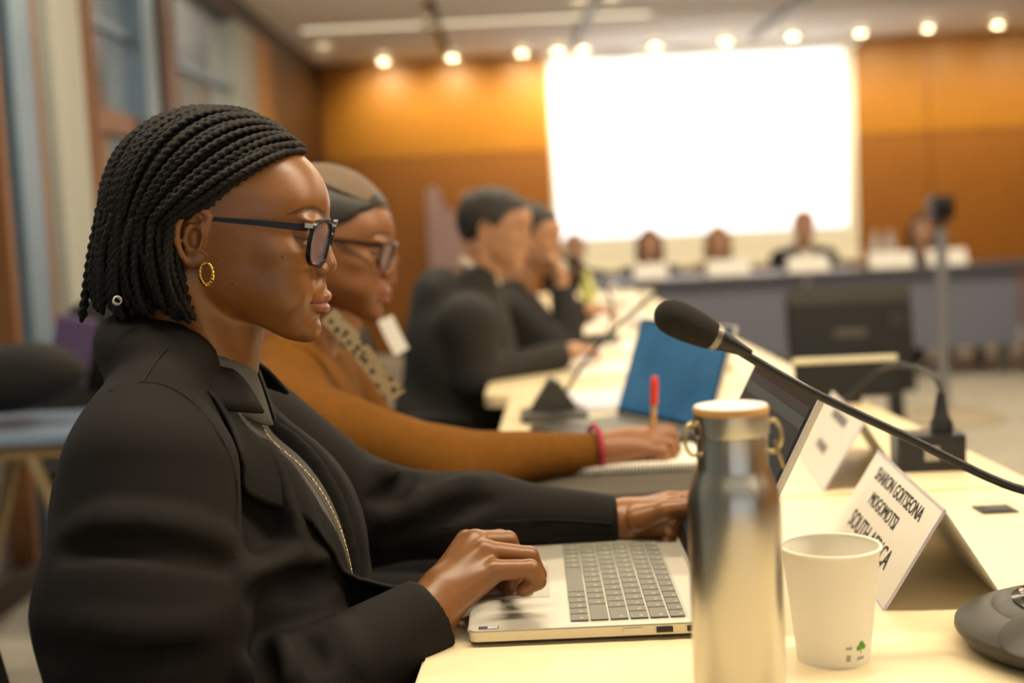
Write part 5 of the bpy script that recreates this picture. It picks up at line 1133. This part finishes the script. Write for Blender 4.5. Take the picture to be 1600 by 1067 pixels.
# ------------------------------------------------------------------ chairs
M_cblk = mat('chair_black', '121114', .6, var=.1); M_chrome = mat('chair_chrome', '9a978f', .3, .9)
def chair(x, y, rz, label, group='black conference chairs'):
    t = empty('conference_chair', (x, y, 0), label, 'chair', group, rz)
    MB().box((-.23, -.23, .42), (.24, .23, .49), bev=.02).obj('seat', M_cblk, t, True, False)
    b = MB(); vs = []
    for j in range(9):
        z = .50 + .30 * j / 8; bow = -.25 - .05 * (j / 8) - .0
        for i in range(9):
            yy = -.22 + .44 * i / 8; vs.append((bow + .03 * (1 - ((i - 4) / 4) ** 2) * -1, yy * (1 - .10 * (j / 8) ** 2), z))
    vs += [(v[0] - .03, v[1], v[2]) for v in vs[:81]]
    fs = [(j * 9 + i, j * 9 + i + 1, (j + 1) * 9 + i + 1, (j + 1) * 9 + i) for j in range(8) for i in range(8)]; fs += [tuple(81 + q for q in reversed(f)) for f in fs]
    for i in range(8): fs += [(i, 81 + i, 82 + i, i + 1), (72 + i, 73 + i, 154 + i, 153 + i), (i * 9, (i + 1) * 9, 81 + (i + 1) * 9, 81 + i * 9), (i * 9 + 8, 81 + i * 9 + 8, 81 + (i + 1) * 9 + 8, (i + 1) * 9 + 8)]
    b.add(vs, fs).obj('backrest', M_cblk, t, True, False)
    for s in (-1, 1): MB().tube(catmull([(-.22, s * .25, .45), (-.2, s * .28, .62), (.0, s * .28, .65), (.14, s * .28, .64)], 5), .015, 8).obj('armrest', M_cblk, t, True, False)
    MB().tube([(0, 0, .08), (0, 0, .42)], .03, 12).obj('column', M_chrome, t, True, False)
    for k in range(5): a = k * 2 * math.pi / 5; MB().tube([(0, 0, .10), (.28 * math.cos(a), .28 * math.sin(a), .06), (.29 * math.cos(a), .29 * math.sin(a), .005)], [.022, .016, .018], 8).obj('leg', M_cblk, t, True, False)
    return t
chair(-.36, 1.30, 0, 'black chair under the woman in the black jacket')
chair(-.29, 2.02, 0, 'black chair under the woman in the camel sweater')
chair(-.28, 2.75, 0, 'black chair of the person half hidden behind the camel sweater')
chair(-.26, 3.62, 0, 'black chair under the man in the dark coat')
# things by the glazing on the left
tb = empty('side_table', (-1.22, 3.35, 0), 'low side table with a grey blue top by the glass wall', 'table')
MB().box((-1.62, 3.15, .66), (-.98, 3.62, .685), bev=.006).obj('table_top', mat('blue_grey_top', '7c8ea6', .3), tb)
MB().box((-1.60, 3.17, .625), (-1.0, 3.60, .66)).obj('apron', mat('tan_apron', '8a7048', .5), tb)
for (a, b_) in (((-1.22, 3.18, .63), (-1.0, 3.2, 0)), ((-1.40, 3.18, .63), (-1.58, 3.2, 0)), ((-1.22, 3.58, .63), (-1.0, 3.56, 0)), ((-1.40, 3.58, .63), (-1.58, 3.56, 0))): MB().tube([a, b_], .018, 8).obj('leg', mat('tan_leg', 'a08c68', .4, .3), tb)
def bag(px, py, Y, r, label, mt, seed):
    c = at(px, py, Y); F = Field(np.array(c) - np.array(r) * 1.4, np.array(c) + np.array(r) * 1.4, .014); F.ell(tuple(c), r, 0); F.ell((c.x + r[0] * .3, c.y, c.z + r[2] * .4), (r[0] * .6, r[1] * .8, r[2] * .6), .05)
    F.bumpf(lambda X, Y_, Z: .022 * vnoise(X, Y_, Z, 18, seed)); V, Q = F.surf(); o = link('coat_bundle', npmesh('coat_bundle', V - np.array(c), Q), mt); o.location = c; return tag(o, label, 'coat', 'dark coats by the glass wall')
bag(20, 590, 3.4, (.20, .14, .085), 'black coat heaped on the grey blue side table', M_blk, 3)
bag(150, 545, 4.0, (.13, .12, .15), 'black coat hanging behind the shoulder of the woman in the jacket', M_blk, 5)
c = at(112, 548, 3.75); o = MB().box((-.055, -.02, -.10), (.055, .02, .10), bev=.006).obj('violet_folder', mat('violet_card', '5c4a70', .5)); o.location = c; o.rotation_euler = (0, .25, .2); tag(o, 'violet folder standing between the dark coats', 'folder')
ch2 = chair(-1.28, 4.05, math.radians(-70), 'black chair by the glass wall holding the violet folder')
